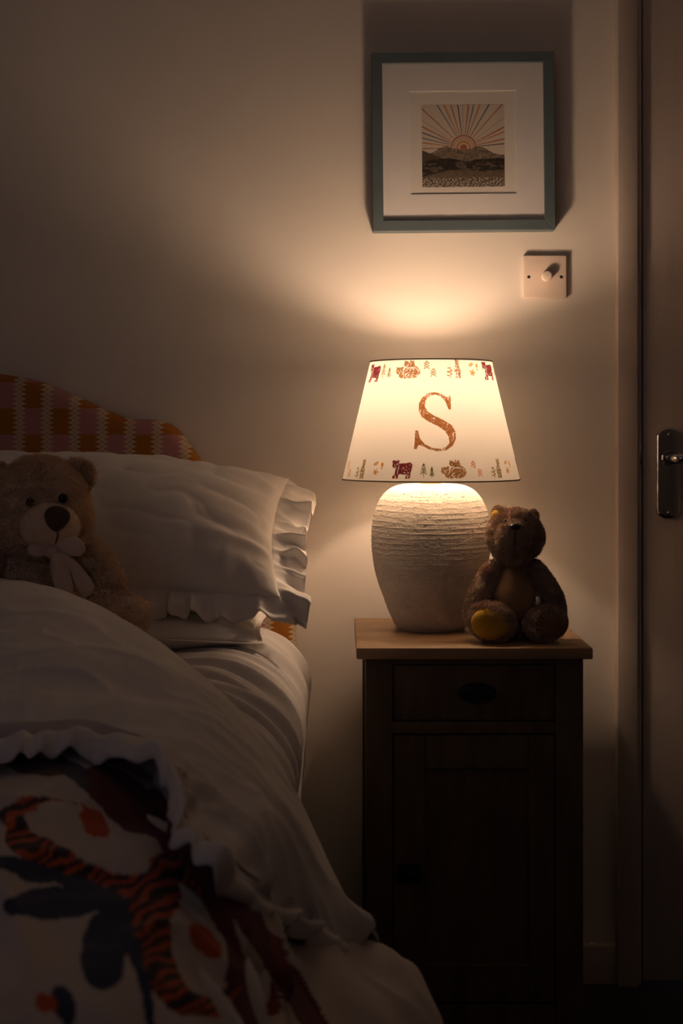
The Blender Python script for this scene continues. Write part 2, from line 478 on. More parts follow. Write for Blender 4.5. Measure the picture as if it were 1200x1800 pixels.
hp = obj('door_handle', V, Fc, M['chrome'], door, smooth=True); shade_auto(hp, 0.5)
hz = P(1190, 805, Zd).z
lev = [(pc.x, yd - 0.006, hz), (pc.x, yd - 0.03, hz), (pc.x, yd - 0.045, hz), (pc.x + .008, yd - 0.055, hz), (pc.x + .025, yd - 0.058, hz),
       (pc.x + .06, yd - .058, hz), (pc.x + .115, yd - .056, hz - .003), (pc.x + .122, yd - .055, hz - .003)]
pts = cr(lev, 36)
rad = [0.0105] * 7 + [0.0095] * 25 + [0.009, 0.008, 0.006, 0.002]
V, Fc = tube([tuple(p) for p in pts], rad, 18)
obj('lever', V, Fc, M['chrome'], hp)
V, Fc = cyl_between((pc.x, yd - .0075, hz), (pc.x, yd - .0125, hz), 0.0145, 0.0125, 28)
cl = obj('lever_collar', V, Fc, M['chrome'], hp); shade_auto(cl)
for zz in (pc.z + ph - .012, pc.z - ph + .012):
    V, Fc = blob((pc.x, yd - .0083, zz), (.0035, .0012, .0035), sub=2)
    obj('screw', V, Fc, M['chrome'], hp)

# ================================================================== NIGHTSTAND
NT = CH - 0.3323          # top surface height
NX0, NX1 = 0.0230, 0.3907
NY0, NY1 = 2.21 - D, 2.572 - D       # front, back of the top
ns = empty('nightstand', ((NX0 + NX1) / 2, (NY0 + NY1) / 2, 0), 'narrow oak bedside cabinet with one drawer above a panelled door', 'nightstand')
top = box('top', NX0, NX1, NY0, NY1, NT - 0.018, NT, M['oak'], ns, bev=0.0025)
bx0, bx1 = 0.0376, 0.380; by0, by1 = NY0 + 0.026, NY1 - 0.008
sw = 0.043
zt = NT - 0.0178
for (a, b_) in ((bx0, bx0 + sw), (bx1 - sw, bx1)):
    for (c, d_) in ((by0, by0 + sw), (by1 - sw, by1)):
        box('leg_post', a, b_, c, d_, 0.0, zt, M['oak_shaded'], ns, bev=0.002)
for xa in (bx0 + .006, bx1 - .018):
    box('side_panel', xa, xa + .012, by0 + sw - .002, by1 - sw + .002, 0.10, zt, M['oak_shaded'], ns)
box('back_panel', bx0 + sw - .002, bx1 - sw + .002, by1 - .016, by1 - .006, 0.10, zt, M['oak_shaded'], ns)
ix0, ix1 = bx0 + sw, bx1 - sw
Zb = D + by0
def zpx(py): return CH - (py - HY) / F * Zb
box('rail', ix0 - .002, ix1 + .002, by0 + .002, by0 + .022, zpx(1168), zt, M['oak_shaded'], ns)
box('rail', ix0 - .002, ix1 + .002, by0 + .001, by0 + .022, zpx(1290), zpx(1269), M['oak_shaded'], ns, bev=.001)
box('rail', ix0 - .002, ix1 + .002, by0 + .002, by0 + .022, 0.085, zpx(1767), M['oak_shaded'], ns)
box('floor_board', bx0 + .01, bx1 - .01, by0 + .02, by1 - .01, 0.09, 0.10, M['oak_shaded'], ns)
dr = box('drawer', ix0 + .0015, ix1 - .0015, by0 + .003, by0 + .20, zpx(1266.5), zpx(1170), M['oak_shaded'], ns, bev=.0015)
# oval iron pull: backplate and a drop ring
hc = P(838, 1219, Zb)
V, Fc = blob((hc.x, by0 + .003, hc.z), (0.031, 0.004, 0.0165), sub=3)
hpull = obj('drawer_pull', V, Fc, M['iron'], dr)
ring = [(hc.x + .024 * math.cos(a), by0 - .003 - .006 * (1 - math.sin(a)) * .5, hc.z - .001 + .012 * math.sin(a)) for a in np.linspace(0.15, -PI - .15, 24)]
Vr, Fr = tube(ring, 0.0022, 8)
bmp = bmesh.new()
n0 = hpull.data
allV = [tuple(v.co + WL[hpull.name]) for v in n0.vertices]; allF = [list(p.vertices) for p in n0.polygons]
off = len(allV); allV += Vr; allF += [[i + off for i in f] for f in Fr]
bmp.free(); bpy.data.objects.remove(hpull)
obj('drawer_pull', allV, allF, M['iron'], dr)
# door: frame with a sunken panel
ddz0, ddz1 = zpx(1764), zpx(1293)
dd = bmesh.new()
st = 0.050
px0, px1 = P(748, 1350, Zb).x, P(930, 1350, Zb).x; pz1 = zpx(1352); pz0 = ddz0 + .06
for (a, b_, c, d_) in ((ix0 + .0015, px0, ddz0, ddz1), (px1, ix1 - .0015, ddz0, ddz1), (px0, px1, pz1, ddz1), (px0, px1, ddz0, pz0)):
    box_bm(a, b_, by0 + .003, by0 + .022, c, d_, 0.0012, 1, dd)
dr2 = bm_obj('cabinet_door', dd, M['oak_shaded'], ns, smooth=False)
box('door_panel', px0 - .003, px1 + .003, by0 + .010, by0 + .018, pz0 - .003, pz1 + .003, M['oak_shaded'], dr2)
lc = P(718, 1535, Zb)
box('latch', lc.x - .018, lc.x + .018, by0 - .003, by0 + .004, lc.z - .014, lc.z + .014, M['iron'], dr2, bev=.002)
kv, kf = blob((lc.x + .004, by0 - .009, lc.z), (.008, .008, .008), sub=3)
obj('knob', kv, kf, M['iron'], dr2)

# ================================================================== TABLE LAMP
LX, LY = 0.1527, -0.22
LZ = D + LY; S = F / LZ
lamp = empty('table_lamp', (LX, LY, NT), 'lit table lamp with ribbed plaster base and white cone shade printed with letter S', 'lamp')
# base: thrown pot, ridged
prof_px = [(0, 26), (40, 25), (90, 25.5), (130, 28), (160, 35), (185, 46), (205, 61), (222, 80), (237, 102), (257, 150), (267, 195), (272, 245),
           (272, 300), (268, 350), (261, 400), (250, 450), (235, 500), (216, 550), (198, 600), (178, 645), (166, 670), (152, 685), (140, 690), (60, 690), (0, 690)]
vt = CH - (850 - HY) / S      # pot top height
zs = (vt - NT) / (690 - 25.0)
prof = [(r / 2.609 / S, vt - (y - 25) * zs) for r, y in prof_px]
pp = np.array(prof); dense = cr(pp, 420)
seg = 288
V = []
for i, (r, z) in enumerate(dense):
    h = (z - NT) / (vt - NT)
    for k in range(seg):
        a = 2 * PI * k / seg
        rr = max(r, 0.0)
        if rr > 0.03:
            env = max(0, 1 - abs(h - 0.68) / 0.34) ** 0.6 if 0 < h < 1 else 0
            ca, sa = math.cos(a), math.sin(a)
            wob = noise.noise(Vector((ca * 1.0, sa * 1.0, z * 14))) * 0.0030 + noise.noise(Vector((ca * 4, sa * 4, z * 30))) * 0.0007
            ph_ = ((z + wob) / 0.0086) % 1.0
            lip = math.exp(-((ph_ - .5) / .13) ** 2) + .35 * ph_           # thin lips left by throwing
            am = 0.5 + 0.8 * noise.noise(Vector((ca * 2.6, sa * 2.6, z * 60)))
            rr += 0.0012 * lip * env * max(.12, am)
            q = Vector((r * sa, r * ca, z))
            rr += 0.0004 * noise.noise(Vector((q.x * 60, q.y * 60, z * 260)))
            if noise.noise(q * 230 + Vector((5, 1, 9))) > 0.52: rr -= 0.0012
        V.append((LX + rr * math.sin(a), LY - rr * math.cos(a), z))
Fc = [(i * seg + k, i * seg + (k + 1) % seg, (i + 1) * seg + (k + 1) % seg, (i + 1) * seg + k) for i in range(len(dense) - 1) for k in range(seg)]
Fc = [tuple(reversed(f)) for f in Fc]
obj('lamp_base', V, Fc, M['plaster'], lamp)
# holder and bulb
st_z, sb_z = CH + 0.1230, CH - 0.0770      # shade top and bottom rims
RT, RB = 0.1038, 0.1510
BZ = CH + 0.059
V, Fc = lathe([(0, vt - .002), (.018, vt - .002), (.018, vt + .006), (.011, vt + .008), (.011, vt + .03), (.0, vt + .03)], 32, LX, LY)
nk = obj('neck', V, Fc, M['brass'], lamp); shade_auto(nk)
V, Fc = lathe([(0, vt + .028), (.019, vt + .028), (.020, vt + .032), (.020, BZ - .045), (.016, BZ - .040), (0, BZ - .040)], 32, LX, LY)
hd = obj('bulb_holder', V, Fc, M['socket'], lamp); shade_auto(hd)
V, Fc = lathe([(0, BZ - .042), (.0135, BZ - .042), (.0135, BZ - .030), (.0165, BZ - .016), (.0, BZ - .016)], 24, LX, LY)
bs = obj('bulb_collar', V, Fc, M['socket'], lamp); shade_auto(bs)
bprof = [(.0235 * math.sin(a), BZ - .0235 * math.cos(a)) for a in np.linspace(.72, PI - .02, 14)]
V, Fc = lathe(bprof, 28, LX, LY)
bl = obj('bulb', V, [tuple(f) for f in Fc], M['bulb'], lamp)
# shade
nh, nsg = 40, 160
V, Fc = lathe([(RB + (RT - RB) * i / nh, sb_z + (st_z - sb_z) * i / nh) for i in range(nh + 1)], nsg, LX, LY)
shade = obj('lamp_shade', V, Fc, M['shade'], lamp)
def ring_band(r, z, w_, t, seg_=160):
    return lathe([(r - t, z - w_), (r + t, z - w_), (r + t, z + w_), (r - t, z + w_), (r - t, z - w_)], seg_, LX, LY)
V, Fc = ring_band(RT, st_z, .0011, .0009); r1 = obj('rim', V, Fc, M['shade_rim'], shade); shade_auto(r1)
V, Fc = ring_band(RB, sb_z, .0011, .0009); r2 = obj('rim', V, Fc, M['shade_rim'], shade); shade_auto(r2)
# carrier spider that joins the shade to the holder
cz = vt + .032
V, Fc = tube([(LX + .021 * math.cos(a), LY + .021 * math.sin(a), cz) for a in np.linspace(0, 2 * PI, 25)], .0013, 6)
Va, Fa = list(V), list(Fc)
for k in range(3):
    a = 2 * PI * k / 3 + .5
    rz = RB + (RT - RB) * ((cz + .012 - sb_z) / (st_z - sb_z))
    V, Fc = tube([(LX + .021 * math.cos(a), LY + .021 * math.sin(a), cz), (LX + .08 * math.cos(a), LY + .08 * math.sin(a), sb_z + .018), (LX + (RB - .003) * math.cos(a), LY + (RB - .003) * math.sin(a), sb_z + .001)], .0013, 6)
    o_ = len(Va); Va += V; Fa += [tuple(i + o_ for i in f) for f in Fc]
obj('shade_carrier', Va, Fa, M['socket'], shade)

# ---- printed motifs, cut out on the cone just outside the cloth
def poly_mask(X, Y, pts):
    ins = np.zeros(X.shape, bool); n = len(pts); j = n - 1
    for i in range(n):
        xi, yi = pts[i]; xj, yj = pts[j]
        c = ((yi > Y) != (yj > Y)) & (X < (xj - xi) * (Y - yi) / (yj - yi + 1e-12) + xi)
        ins ^= c; j = i
    return ins
def ell(X, Y, cx, cy, rx, ry, rot=0):
    c, s = math.cos(math.radians(rot)), math.sin(math.radians(rot))
    dx, dy = X - cx, Y - cy
    return ((dx * c + dy * s) / rx) ** 2 + ((-dx * s + dy * c) / ry) ** 2 < 1
def seg_d(X, Y, p, q, w0, w1=None):
    if w1 is None: w1 = w0
    (x0, y0), (x1, y1) = p, q
    L2 = (x1 - x0) ** 2 + (y1 - y0) ** 2 + 1e-9
    t = np.clip(((X - x0) * (x1 - x0) + (Y - y0) * (y1 - y0)) / L2, 0, 1)
    return np.hypot(X - x0 - t * (x1 - x0), Y - y0 - t * (y1 - y0)) < (w0 + (w1 - w0) * t)
def path_d(X, Y, pts, ws):
    m = np.zeros(X.shape, bool)
    for i in range(len(pts) - 1): m |= seg_d(X, Y, pts[i], pts[i + 1], ws[i], ws[i + 1])
    return m

def m_letter(X, Y):
    pts = [(690, 335), (650, 312), (615, 305), (575, 310), (540, 335), (522, 370), (522, 405), (540, 440), (580, 468), (630, 492), (670, 520), (690, 555), (692, 590), (672, 615),
           (640, 625), (600, 620), (560, 600), (530, 565), (519, 522), (508, 522), (506, 622), (516, 622), (524, 598), (545, 602), (580, 622), (625, 633), (670, 628), (705, 602),
           (724, 565), (724, 525), (705, 490), (660, 462), (610, 438), (572, 415), (553, 385), (556, 350), (580, 322), (615, 313), (650, 322), (680, 352), (697, 398), (707, 398), (712, 320), (702, 320)]
    m = poly_mask(X, Y, pts)
    for k in range(len(pts)): m |= seg_d(X, Y, pts[k], pts[(k + 1) % len(pts)], 2.6)
    return m
def m_bear(X, Y):
    b = poly_mask(X, Y, [(390, 716), (440, 713), (468, 708), (482, 720), (479, 745), (474, 770), (471, 803), (440, 803), (447, 780), (400, 778), (398, 803), (362, 803), (364, 788), (376, 780), (378, 750)])
    b |= ell(X, Y, 378, 724, 22, 25) | ell(X, Y, 363, 705, 9, 9) | ell(X, Y, 392, 704, 8, 8)
    b &= ~(ell(X, Y, 374, 741, 9, 9) & ~ell(X, Y, 374, 739, 5, 5)) & ~ell(X, Y, 369, 722, 3, 3) & ~ell(X, Y, 385, 722, 3, 3)
    b &= ~seg_d(X, Y, (399, 722), (392, 775), 1.6) & ~seg_d(X, Y, (381, 785), (380, 803), 1.8) & ~seg_d(X, Y, (452, 782), (456, 803), 1.8)
    return b
def m_family(X, Y):
    b = ell(X, Y, 750, 764, 50, 38) | ell(X, Y, 672, 757, 24, 21) | ell(X, Y, 715, 716, 17, 16) | ell(X, Y, 747, 722, 20, 22) | ell(X, Y, 705, 785, 34, 17)
    b |= ell(X, Y, 655, 740, 6, 6) | ell(X, Y, 690, 738, 7, 7) | ell(X, Y, 704, 702, 5, 5) | ell(X, Y, 738, 700, 5, 6) | ell(X, Y, 757, 702, 5, 6)
    b &= ~(ell(X, Y, 750, 764, 41, 29) & ~ell(X, Y, 750, 765, 38, 26) & (Y < 762)) & ~path_d(X, Y, [(697, 745), (700, 765), (690, 778)], [2, 2, 2]) & ~path_d(X, Y, [(708, 734), (730, 740), (762, 745)], [2, 2, 2])
    b &= ~ell(X, Y, 662, 755, 3, 3) & ~ell(X, Y, 679, 755, 3, 3) & ~ell(X, Y, 672, 766, 5, 3) & ~path_d(X, Y, [(725, 770), (712, 785), (722, 798)], [2, 2, 2]) & ~path_d(X, Y, [(760, 778), (745, 790), (752, 802)], [2, 2, 2])
    return b & (Y < 803)
def m_sitter(X, Y):
    b = ell(X, Y, 203, 713, 14, 16) | ell(X, Y, 193, 697, 5, 7) | ell(X, Y, 212, 696, 5, 7) | ell(X, Y, 200, 762, 19, 38) | poly_mask(X, Y, [(185, 775), (217, 775), (218, 803), (182, 803)])
    b &= ~ell(X, Y, 198, 711, 2.4, 2.4) & ~ell(X, Y, 208, 711, 2.4, 2.4) & ~path_d(X, Y, [(192, 740), (200, 752), (212, 742)], [1.8] * 3) & ~seg_d(X, Y, (201, 780), (201, 803), 1.8) & ~path_d(X, Y, [(190, 765), (200, 772), (212, 764)], [1.6] * 3)
    for (cx, cy, r) in ((150, 745, 20), (160, 762, -30), (145, 768, 30), (158, 783, -30), (143, 788, 30)): b |= ell(X, Y, cx, cy, 11, 5, r - 20)
    b |= seg_d(X, Y, (152, 740), (156, 803), 1.8)
    return b & (Y < 803)
def m_trees(X, Y):
    b = seg_d(X, Y, (548, 712), (548, 797), 2.0) | seg_d(X, Y, (596, 735), (596, 795), 2.0)
    for i in range(5):
        y = 715 + 12 * i; w_ = 7 + 2.6 * i
        b |= path_d(X, Y, [(548 - w_, y + 12), (548, y), (548 + w_, y + 12)], [2.6, 3.2, 2.6])
    for i in range(5):
        y = 738 + 10 * i; w_ = 5 + 1.6 * i
        b |= path_d(X, Y, [(596 - w_, y + 9), (596, y), (596 + w_, y + 9)], [2.6, 3.2, 2.6])
    return b
def m_leaves(X, Y):
    b = ell(X, Y, 268, 718, 19, 9, -25) | ell(X, Y, 314, 724, 9, 14) | ell(X, Y, 313, 742, 4, 11)
    for a in (0, 72, 144, 216, 288): b |= ell(X, Y, 272 + 11 * math.cos(math.radians(a)), 766 + 11 * math.sin(math.radians(a)), 11, 5, a)
    b &= ~seg_d(X, Y, (256, 725), (282, 711), 1.2)
    return b
def m_chevrons(X, Y):
    b = np.zeros(X.shape, bool)
    for i in range(3):
        y = 703 + 15 * i
        b |= path_d(X, Y, [(825, y + 13), (838, y), (852, y + 13)], [3.2, 4, 3.2])
        y = 748 + 15 * i
        b |= path_d(X, Y, [(864, y + 13), (877, y), (891, y + 13)], [3.2, 4, 3.2])
    return b

MOT = {'letter': (m_letter, (500, 300, 730, 638), 'ink_copper', 'printed_letter'), 'bear': (m_bear, (352, 694, 484, 804), 'ink_maroon', 'printed_bear'),
       'family': (m_family, (645, 694, 802, 804), 'ink_brown', 'printed_bear_family'), 'sitter': (m_sitter, (134, 686, 222, 804), 'ink_olive', 'printed_sitting_bear'),
       'trees': (m_trees, (525, 708, 616, 799), 'ink_green', 'printed_trees'), 'leaves': (m_leaves, (245, 700, 326, 792), 'ink_orange', 'printed_leaves'),
       'chevrons': (m_chevrons, (820, 698, 896, 795), 'ink_pink', 'printed_fern')}
CPM = 3.3333 * S         # crop pixels per metre
def stamp(kind, phi0, zc, speck, scale=1.0, mirror=False, ink_=None):
    fn, (x0, y0, x1, y1), mk, nm = MOT[kind]
    step = 1.5
    xs = np.arange(x0, x1, step); ys = np.arange(y0, y1, step)
    Xc, Yc = np.meshgrid(xs + step / 2, ys + step / 2)
    mask = fn(Xc, Yc)
    xm, ym = (x0 + x1) / 2, (y0 + y1) / 2
    slant = math.hypot(RB - RT, st_z - sb_z) / (st_z - sb_z)
    cosl = 1 / slant
    nxv, nyv = len(xs) + 1, len(ys) + 1
    used = {}; V = []; Fc = []
    off = random.random() * 50
    def vid(i, j):
        key = (i, j)
        if key not in used:
            X_ = (x0 + j * step - xm) / CPM * scale; Y_ = (ym - (y0 + i * step)) / CPM * scale
            if mirror: X_ = -X_
            z = zc + Y_
            r = RB + (RT - RB) * (z - sb_z) / (st_z - sb_z)
            rc = RB + (RT - RB) * (zc - sb_z) / (st_z - sb_z)
            ph = phi0 + X_ / rc
            rr = r + 0.0005
            used[key] = len(V); V.append((LX + rr * math.sin(ph), LY - rr * math.cos(ph), z))
        return used[key]
    for i in range(len(ys)):
        for j in range(len(xs)):
            if not mask[i, j]: continue
            q = Vector((xs[j] * .11 + off, ys[i] * .11, off))
            big = noise.noise(Vector((xs[j] * .02 + off, ys[i] * .02, 3)))
            if noise.noise(q) + noise.noise(q * 2.3) * .6 + big * speck[1] > speck[0]: continue
            f = (vid(i, j), vid(i, j + 1), vid(i + 1, j + 1), vid(i + 1, j))
            Fc.append(f if mirror else f[::-1])
    o = obj(nm, V, Fc, M[ink_ or mk], shade)
    o['label'] = {'letter': 'copper serif capital letter S', 'bear': 'maroon standing bear print', 'family': 'brown bear with cubs print', 'sitter': 'olive sitting bear print',
                  'trees': 'green fir tree print', 'leaves': 'orange leaf print', 'chevrons': 'pink fern print'}[kind]
    return o
def on_shade(px, py):
    ph, z = 0.0, CH
    for _ in range(60):
        r = RB + (RT - RB) * (z - sb_z) / (st_z - sb_z)
        Zq = LZ - r * math.cos(ph)
        sn = max(-.995, min(.995, ((px - 600) / F * Zq - LX) / r))
        ph = .5 * ph + .5 * math.asin(sn); z = CH - (py - HY) / F * (LZ - r * math.cos(ph))
    return ph, z, (LZ - r * math.cos(ph)) / LZ
ph, z, sc = on_shade(764.5, 741)
stamp('letter', ph, z, (0.56, 0.75), sc * 1.04)
sp_ = (0.46, 0.2)
bot = [('chevrons', 614, 824), ('sitter', 634, 823.5), ('leaves', 664, 823.5), ('bear', 706, 825), ('trees', 751, 826.5), ('family', 797, 825), ('chevrons', 837, 824), ('sitter', 871, 822.5), ('leaves', 892, 821), ('bear', 909, 820)]
topm = [('bear', 658, 655.5), ('trees', 679, 652), ('family', 716.5, 649.5), ('chevrons', 755.5, 648), ('sitter', 797, 647), ('leaves', 832, 649.5), ('bear', 857.5, 652)]
alt = {'trees': 'ink_olive', 'sitter': 'ink_brown', 'chevrons': 'ink_olive'}
for row, is_top in ((bot, False), (topm, True)):
    last = None
    for k, px_, py_ in row:
        ph, z, sc = on_shade(px_, py_)
        if last is not None and ph < last + .15: ph = last + .2
        last = ph
        stamp(k, ph, z, (0.32, 0.2) if is_top and k in ('family', 'sitter') else sp_, min(sc, .99), ink_=alt.get(k) if is_top else None)
    # the border goes on round the back
    order = ['trees', 'family', 'chevrons', 'sitter', 'leaves', 'bear']; stepa = math.radians(20.5 if is_top else 16.5); q = 0
    ph = last + stepa
    end = on_shade(row[0][1], row[0][2])[0] + 2 * PI - stepa
    while ph < end:
        k = order[q % 6]; q += 1
        stamp(k, ph, z, sp_, .97, ink_=alt.get(k) if is_top else None); ph += stepa

# ================================================================== PICTURE
FT = 0.032                                  # front of the frame from the wall
Zf = D - FT
tl, br = P(655.5, 91.5, Zf), P(976, 405, Zf)
fx0, fx1, fz0, fz1 = tl.x, br.x, br.z, tl.z
pic = empty('picture_frame', ((fx0 + fx1) / 2, -FT / 2, fz0), 'square grey-green box frame holding a sunburst over mountains print', 'picture frame')
fw = 0.0195
def frame_side(x0, x1, z0, z1, mit):
    V = []
    for (x, z) in mit: V += [(x, -FT, z), (x, -0.002, z)]
    n = len(mit); Fc = []
    for i in range(n):
        j = (i + 1) % n; Fc.append((2 * i, 2 * j, 2 * j + 1, 2 * i + 1))
    Fc.append(tuple(2 * i for i in range(n))[::-1]); Fc.append(tuple(2 * i + 1 for i in range(n)))
    b = bmesh.new(); vv = [b.verts.new(v) for v in V]
    for f in Fc: b.faces.new([vv[i] for i in f])
    bmesh.ops.recalc_face_normals(b, faces=b.faces)
    bmesh.ops.bevel(b, geom=list(b.edges), offset=0.0007, segments=1, affect='EDGES')
    o = bm_obj('frame_side', b, M['frame'], pic, smooth=False)
g = 0.0002
frame_side(0, 0, 0, 0, [(fx0, fz0), (fx1, fz0), (fx1 - fw, fz0 + fw), (fx0 + fw, fz0 + fw)])
frame_side(0, 0, 0, 0, [(fx0, fz1), (fx1, fz1), (fx1 - fw, fz1 - fw), (fx0 + fw, fz1 - fw)])
frame_side(0, 0, 0, 0, [(fx0, fz0), (fx0 + fw, fz0 + fw), (fx0 + fw, fz1 - fw), (fx0, fz1)])
frame_side(0, 0, 0, 0, [(fx1, fz0), (fx1 - fw, fz0 + fw), (fx1 - fw, fz1 - fw), (fx1, fz1)])
yb = -0.0255                                  # mat board face
Zm = D + yb
w0, w1 = P(723, 159.5, Zm), P(908, 341, Zm)
mb = bmesh.new()
def mat_piece(x0, x1, z0, z1): box_bm(x0, x1, yb, yb + .0016, z0, z1, 0, 1, mb)
ox0, ox1, oz0, oz1 = fx0 + fw - .001, fx1 - fw + .001, fz0 + fw - .001, fz1 - fw + .001
mat_piece(ox0, w0.x, oz0, oz1); mat_piece(w1.x, ox1, oz0, oz1); mat_piece(w0.x, w1.x, w0.z, oz1); mat_piece(w0.x, w1.x, oz0, w1.z)
bm_obj('mat_board', mb, M['matboard'], pic, smooth=False)
box('print_paper', w0.x - .004, w1.x + .004, yb + .0018, yb + .0026, w1.z - .004, w0.z + .004, M['paper'], pic)
box('back_board', ox0, ox1, -0.0225, -0.0015, oz0, oz1, M['paper'], pic)
box('glass_pane', ox0 - .0005, ox1 + .0005, -0.0277, -0.0271, oz0 - .0005, oz1 + .0005, M['glass'], pic)
# the printed picture
Zp = D + yb + .0017
a0, a1 = P(742.8, 184, Zp), P(887.8, 328.5, Zp)
n = 330
ux = np.linspace(137, 1007, n); vy = np.linspace(145, 1012, n)
X, Y = np.meshgrid(ux, vy)
C = np.zeros((n, n, 3)); C[:] = (0.70, 0.62, 0.54)
def setc(mk, c): C[mk] = c
sx, sy = 577, 600
cols = {'red': (0.50, 0.10, 0.06), 'rust': (0.46, 0.16, 0.10), 'navy': (0.10, 0.09, 0.12), 'blue': (0.15, 0.19, 0.22), 'orange': (0.60, 0.22, 0.05), 'tan': (0.55, 0.46, 0.36)}
rays = [((137, 180), 'rust'), ((137, 305), 'tan'), ((137, 372), 'red'), ((137, 435), 'navy'), ((137, 493), 'blue'), ((137, 543), 'orange'), ((137, 605), 'rust'),
        ((300, 145), 'blue'), ((372, 145), 'orange'), ((445, 145), 'rust'), ((518, 145), 'navy'), ((570, 145), 'tan'), ((632, 145), 'red'), ((688, 145), 'blue'), ((752, 145), 'orange'),
        ((850, 145), 'navy'), ((985, 145), 'rust'), ((1007, 285), 'tan'), ((1007, 385), 'red'), ((1007, 435), 'orange'), ((1007, 510), 'red'), ((1007, 560), 'navy')]
R2 = np.hypot(X - sx, Y - sy)
for (ex, ey), c in rays:
    L_ = math.hypot(ex - sx, ey - sy); dx, dy = (ex - sx) / L_, (ey - sy) / L_
    mk = seg_d(X, Y, (sx + dx * 150, sy + dy * 150), (ex + dx * 20, ey + dy * 20), 3.6, 6.5)
    setc(mk, cols[c])
disc = (R2 < 142)
setc(disc, (0.62, 0.50, 0.40))
setc((R2 > 122) & (R2 < 138), cols['rust'])
ang = np.arctan2(Y - sy, X - sx)
setc((R2 > 98) & (R2 < 108) & (np.cos(ang * 24) > 0.2), cols['rust'])
setc((R2 > 58) & (R2 < 74), cols['orange']); setc((R2 < 58), (0.66, 0.50, 0.36)); setc(R2 < 36, (0.42, 0.14, 0.09))
NZ = np.zeros((n, n)); NB = np.zeros((n, n)); NS = np.zeros((n, n))
for i in range(n):
    for j in range(n):
        q = Vector((X[i, j] * .03, Y[i, j] * .045, 1.7))
        NZ[i, j] = noise.noise(q) + .5 * noise.noise(q * 2.1) + .3 * noise.noise(q * 4.3)
        NB[i, j] = noise.noise(Vector((X[i, j] * .008, Y[i, j] * .02, 4.0))) + .4 * noise.noise(Vector((X[i, j] * .02, Y[i, j] * .05, 8.0)))
        NS[i, j] = noise.noise(Vector((X[i, j] * .06, Y[i, j] * .085, 9.0)))
rx = [137, 230, 300, 355, 400, 440, 490, 540, 600, 660, 700, 735, 770, 830, 880, 930, 1007]; ry = [690, 655, 615, 590, 580, 600, 610, 622, 620, 606, 585, 588, 592, 622, 655, 668, 680]
ridge = np.interp(X, rx, ry) + NZ * 5
mt = Y > ridge
base = np.array((0.20, 0.155, 0.115))
C[mt] = (base[None] * (1.15 + 0.75 * NZ[mt][:, None]))
lh = Y > np.interp(X, [137, 180, 240, 330, 400], [620, 640, 662, 700, 740]); C[lh & (X < 420)] = np.array((0.10, 0.075, 0.055)) * (1 + .4 * NZ[lh & (X < 420)][:, None])
dk = (Y > np.interp(X, [137, 230, 400, 520, 620, 720, 850, 1007], [760, 720, 705, 725, 745, 725, 715, 712]) + NZ * 8)
C[dk] = np.array((0.030, 0.024, 0.019)) * (1 + .5 * NZ[dk][:, None])
hl = dk & (Y > 745 + NB * 60) & (NB + .25 * NZ > 0.06)
C[hl] = np.array((0.13, 0.10, 0.075)) * (1 + .4 * NZ[hl][:, None])
pl = Y > np.interp(X, [137, 300, 420, 560, 750, 900, 1007], [905, 860, 835, 830, 850, 840, 832]) + NZ * 6
C[pl] = np.array((0.165, 0.125, 0.09)) * (1 + .35 * NZ[pl][:, None])
fg = Y > 915 + NZ * 14
C[fg] = np.where(NS[fg][:, None] > 0.0, np.array((0.50, 0.42, 0.34))[None], np.array((0.06, 0.045, 0.035))[None]) * (1 + .3 * NZ[fg][:, None])
C = np.clip(C, 0.01, 1)
gx = np.interp(X, [137, 1007], [a0.x, a1.x]); gz = np.interp(Y, [145, 1012], [a0.z, a1.z])
V = np.stack([gx, np.full_like(gx, yb + .00165), gz], 2).reshape(-1, 3)
Fc = [f[::-1] for f in grid_faces(n, n)]
ap = obj('sunburst_print', V, Fc, M['art'], pic, smooth=False, col=C.reshape(-1, 3))
ap['label'] = 'printed rays and rainbow sun over sepia mountains'
pic.rotation_euler = (0, math.radians(-0.55), 0)

# ================================================================== DIMMER SWITCH
ST = 0.010
Zs = D - ST
s0, s1 = P(919.5, 448.5, Zs), P(996, 524, Zs)
swt = empty('dimmer_switch', ((s0.x + s1.x) / 2, -ST / 2, s1.z), 'square off-white dimmer switch with round knob on wall below picture frame', 'light switch')
box('plate', s0.x, s1.x, -ST, 0.001, s1.z, s0.z, M['plastic'], swt, bev=.0022, seg=3)
kc = P(959.5, 486, Zs)
prof = [(0.0092, 0), (.0092, .013), (.0088, .0146), (.0078, .0152), (.0, .0152)]
seg_ = 40; V = []; Fc = []
for r, h in prof:
    for k in range(seg_):
        a = 2 * PI * k / seg_; V.append((kc.x + r * math.cos(a), -ST + .0003 - h, kc.z + r * math.sin(a)))
for i in range(len(prof) - 1):
    for k in range(seg_): Fc.append((i * seg_ + k, i * seg_ + (k + 1) % seg_, (i + 1) * seg_ + (k + 1) % seg_, (i + 1) * seg_ + k))
kn = obj('knob', V, Fc, M['plastic'], swt); shade_auto(kn)
for pxs in (929, 986):
    c = P(pxs, 487, Zs)
    V, Fc = blob((c.x, -ST, c.z), (.0032, .0012, .0032), sub=2)
    obj('screw', V, Fc, M['steel'], swt)

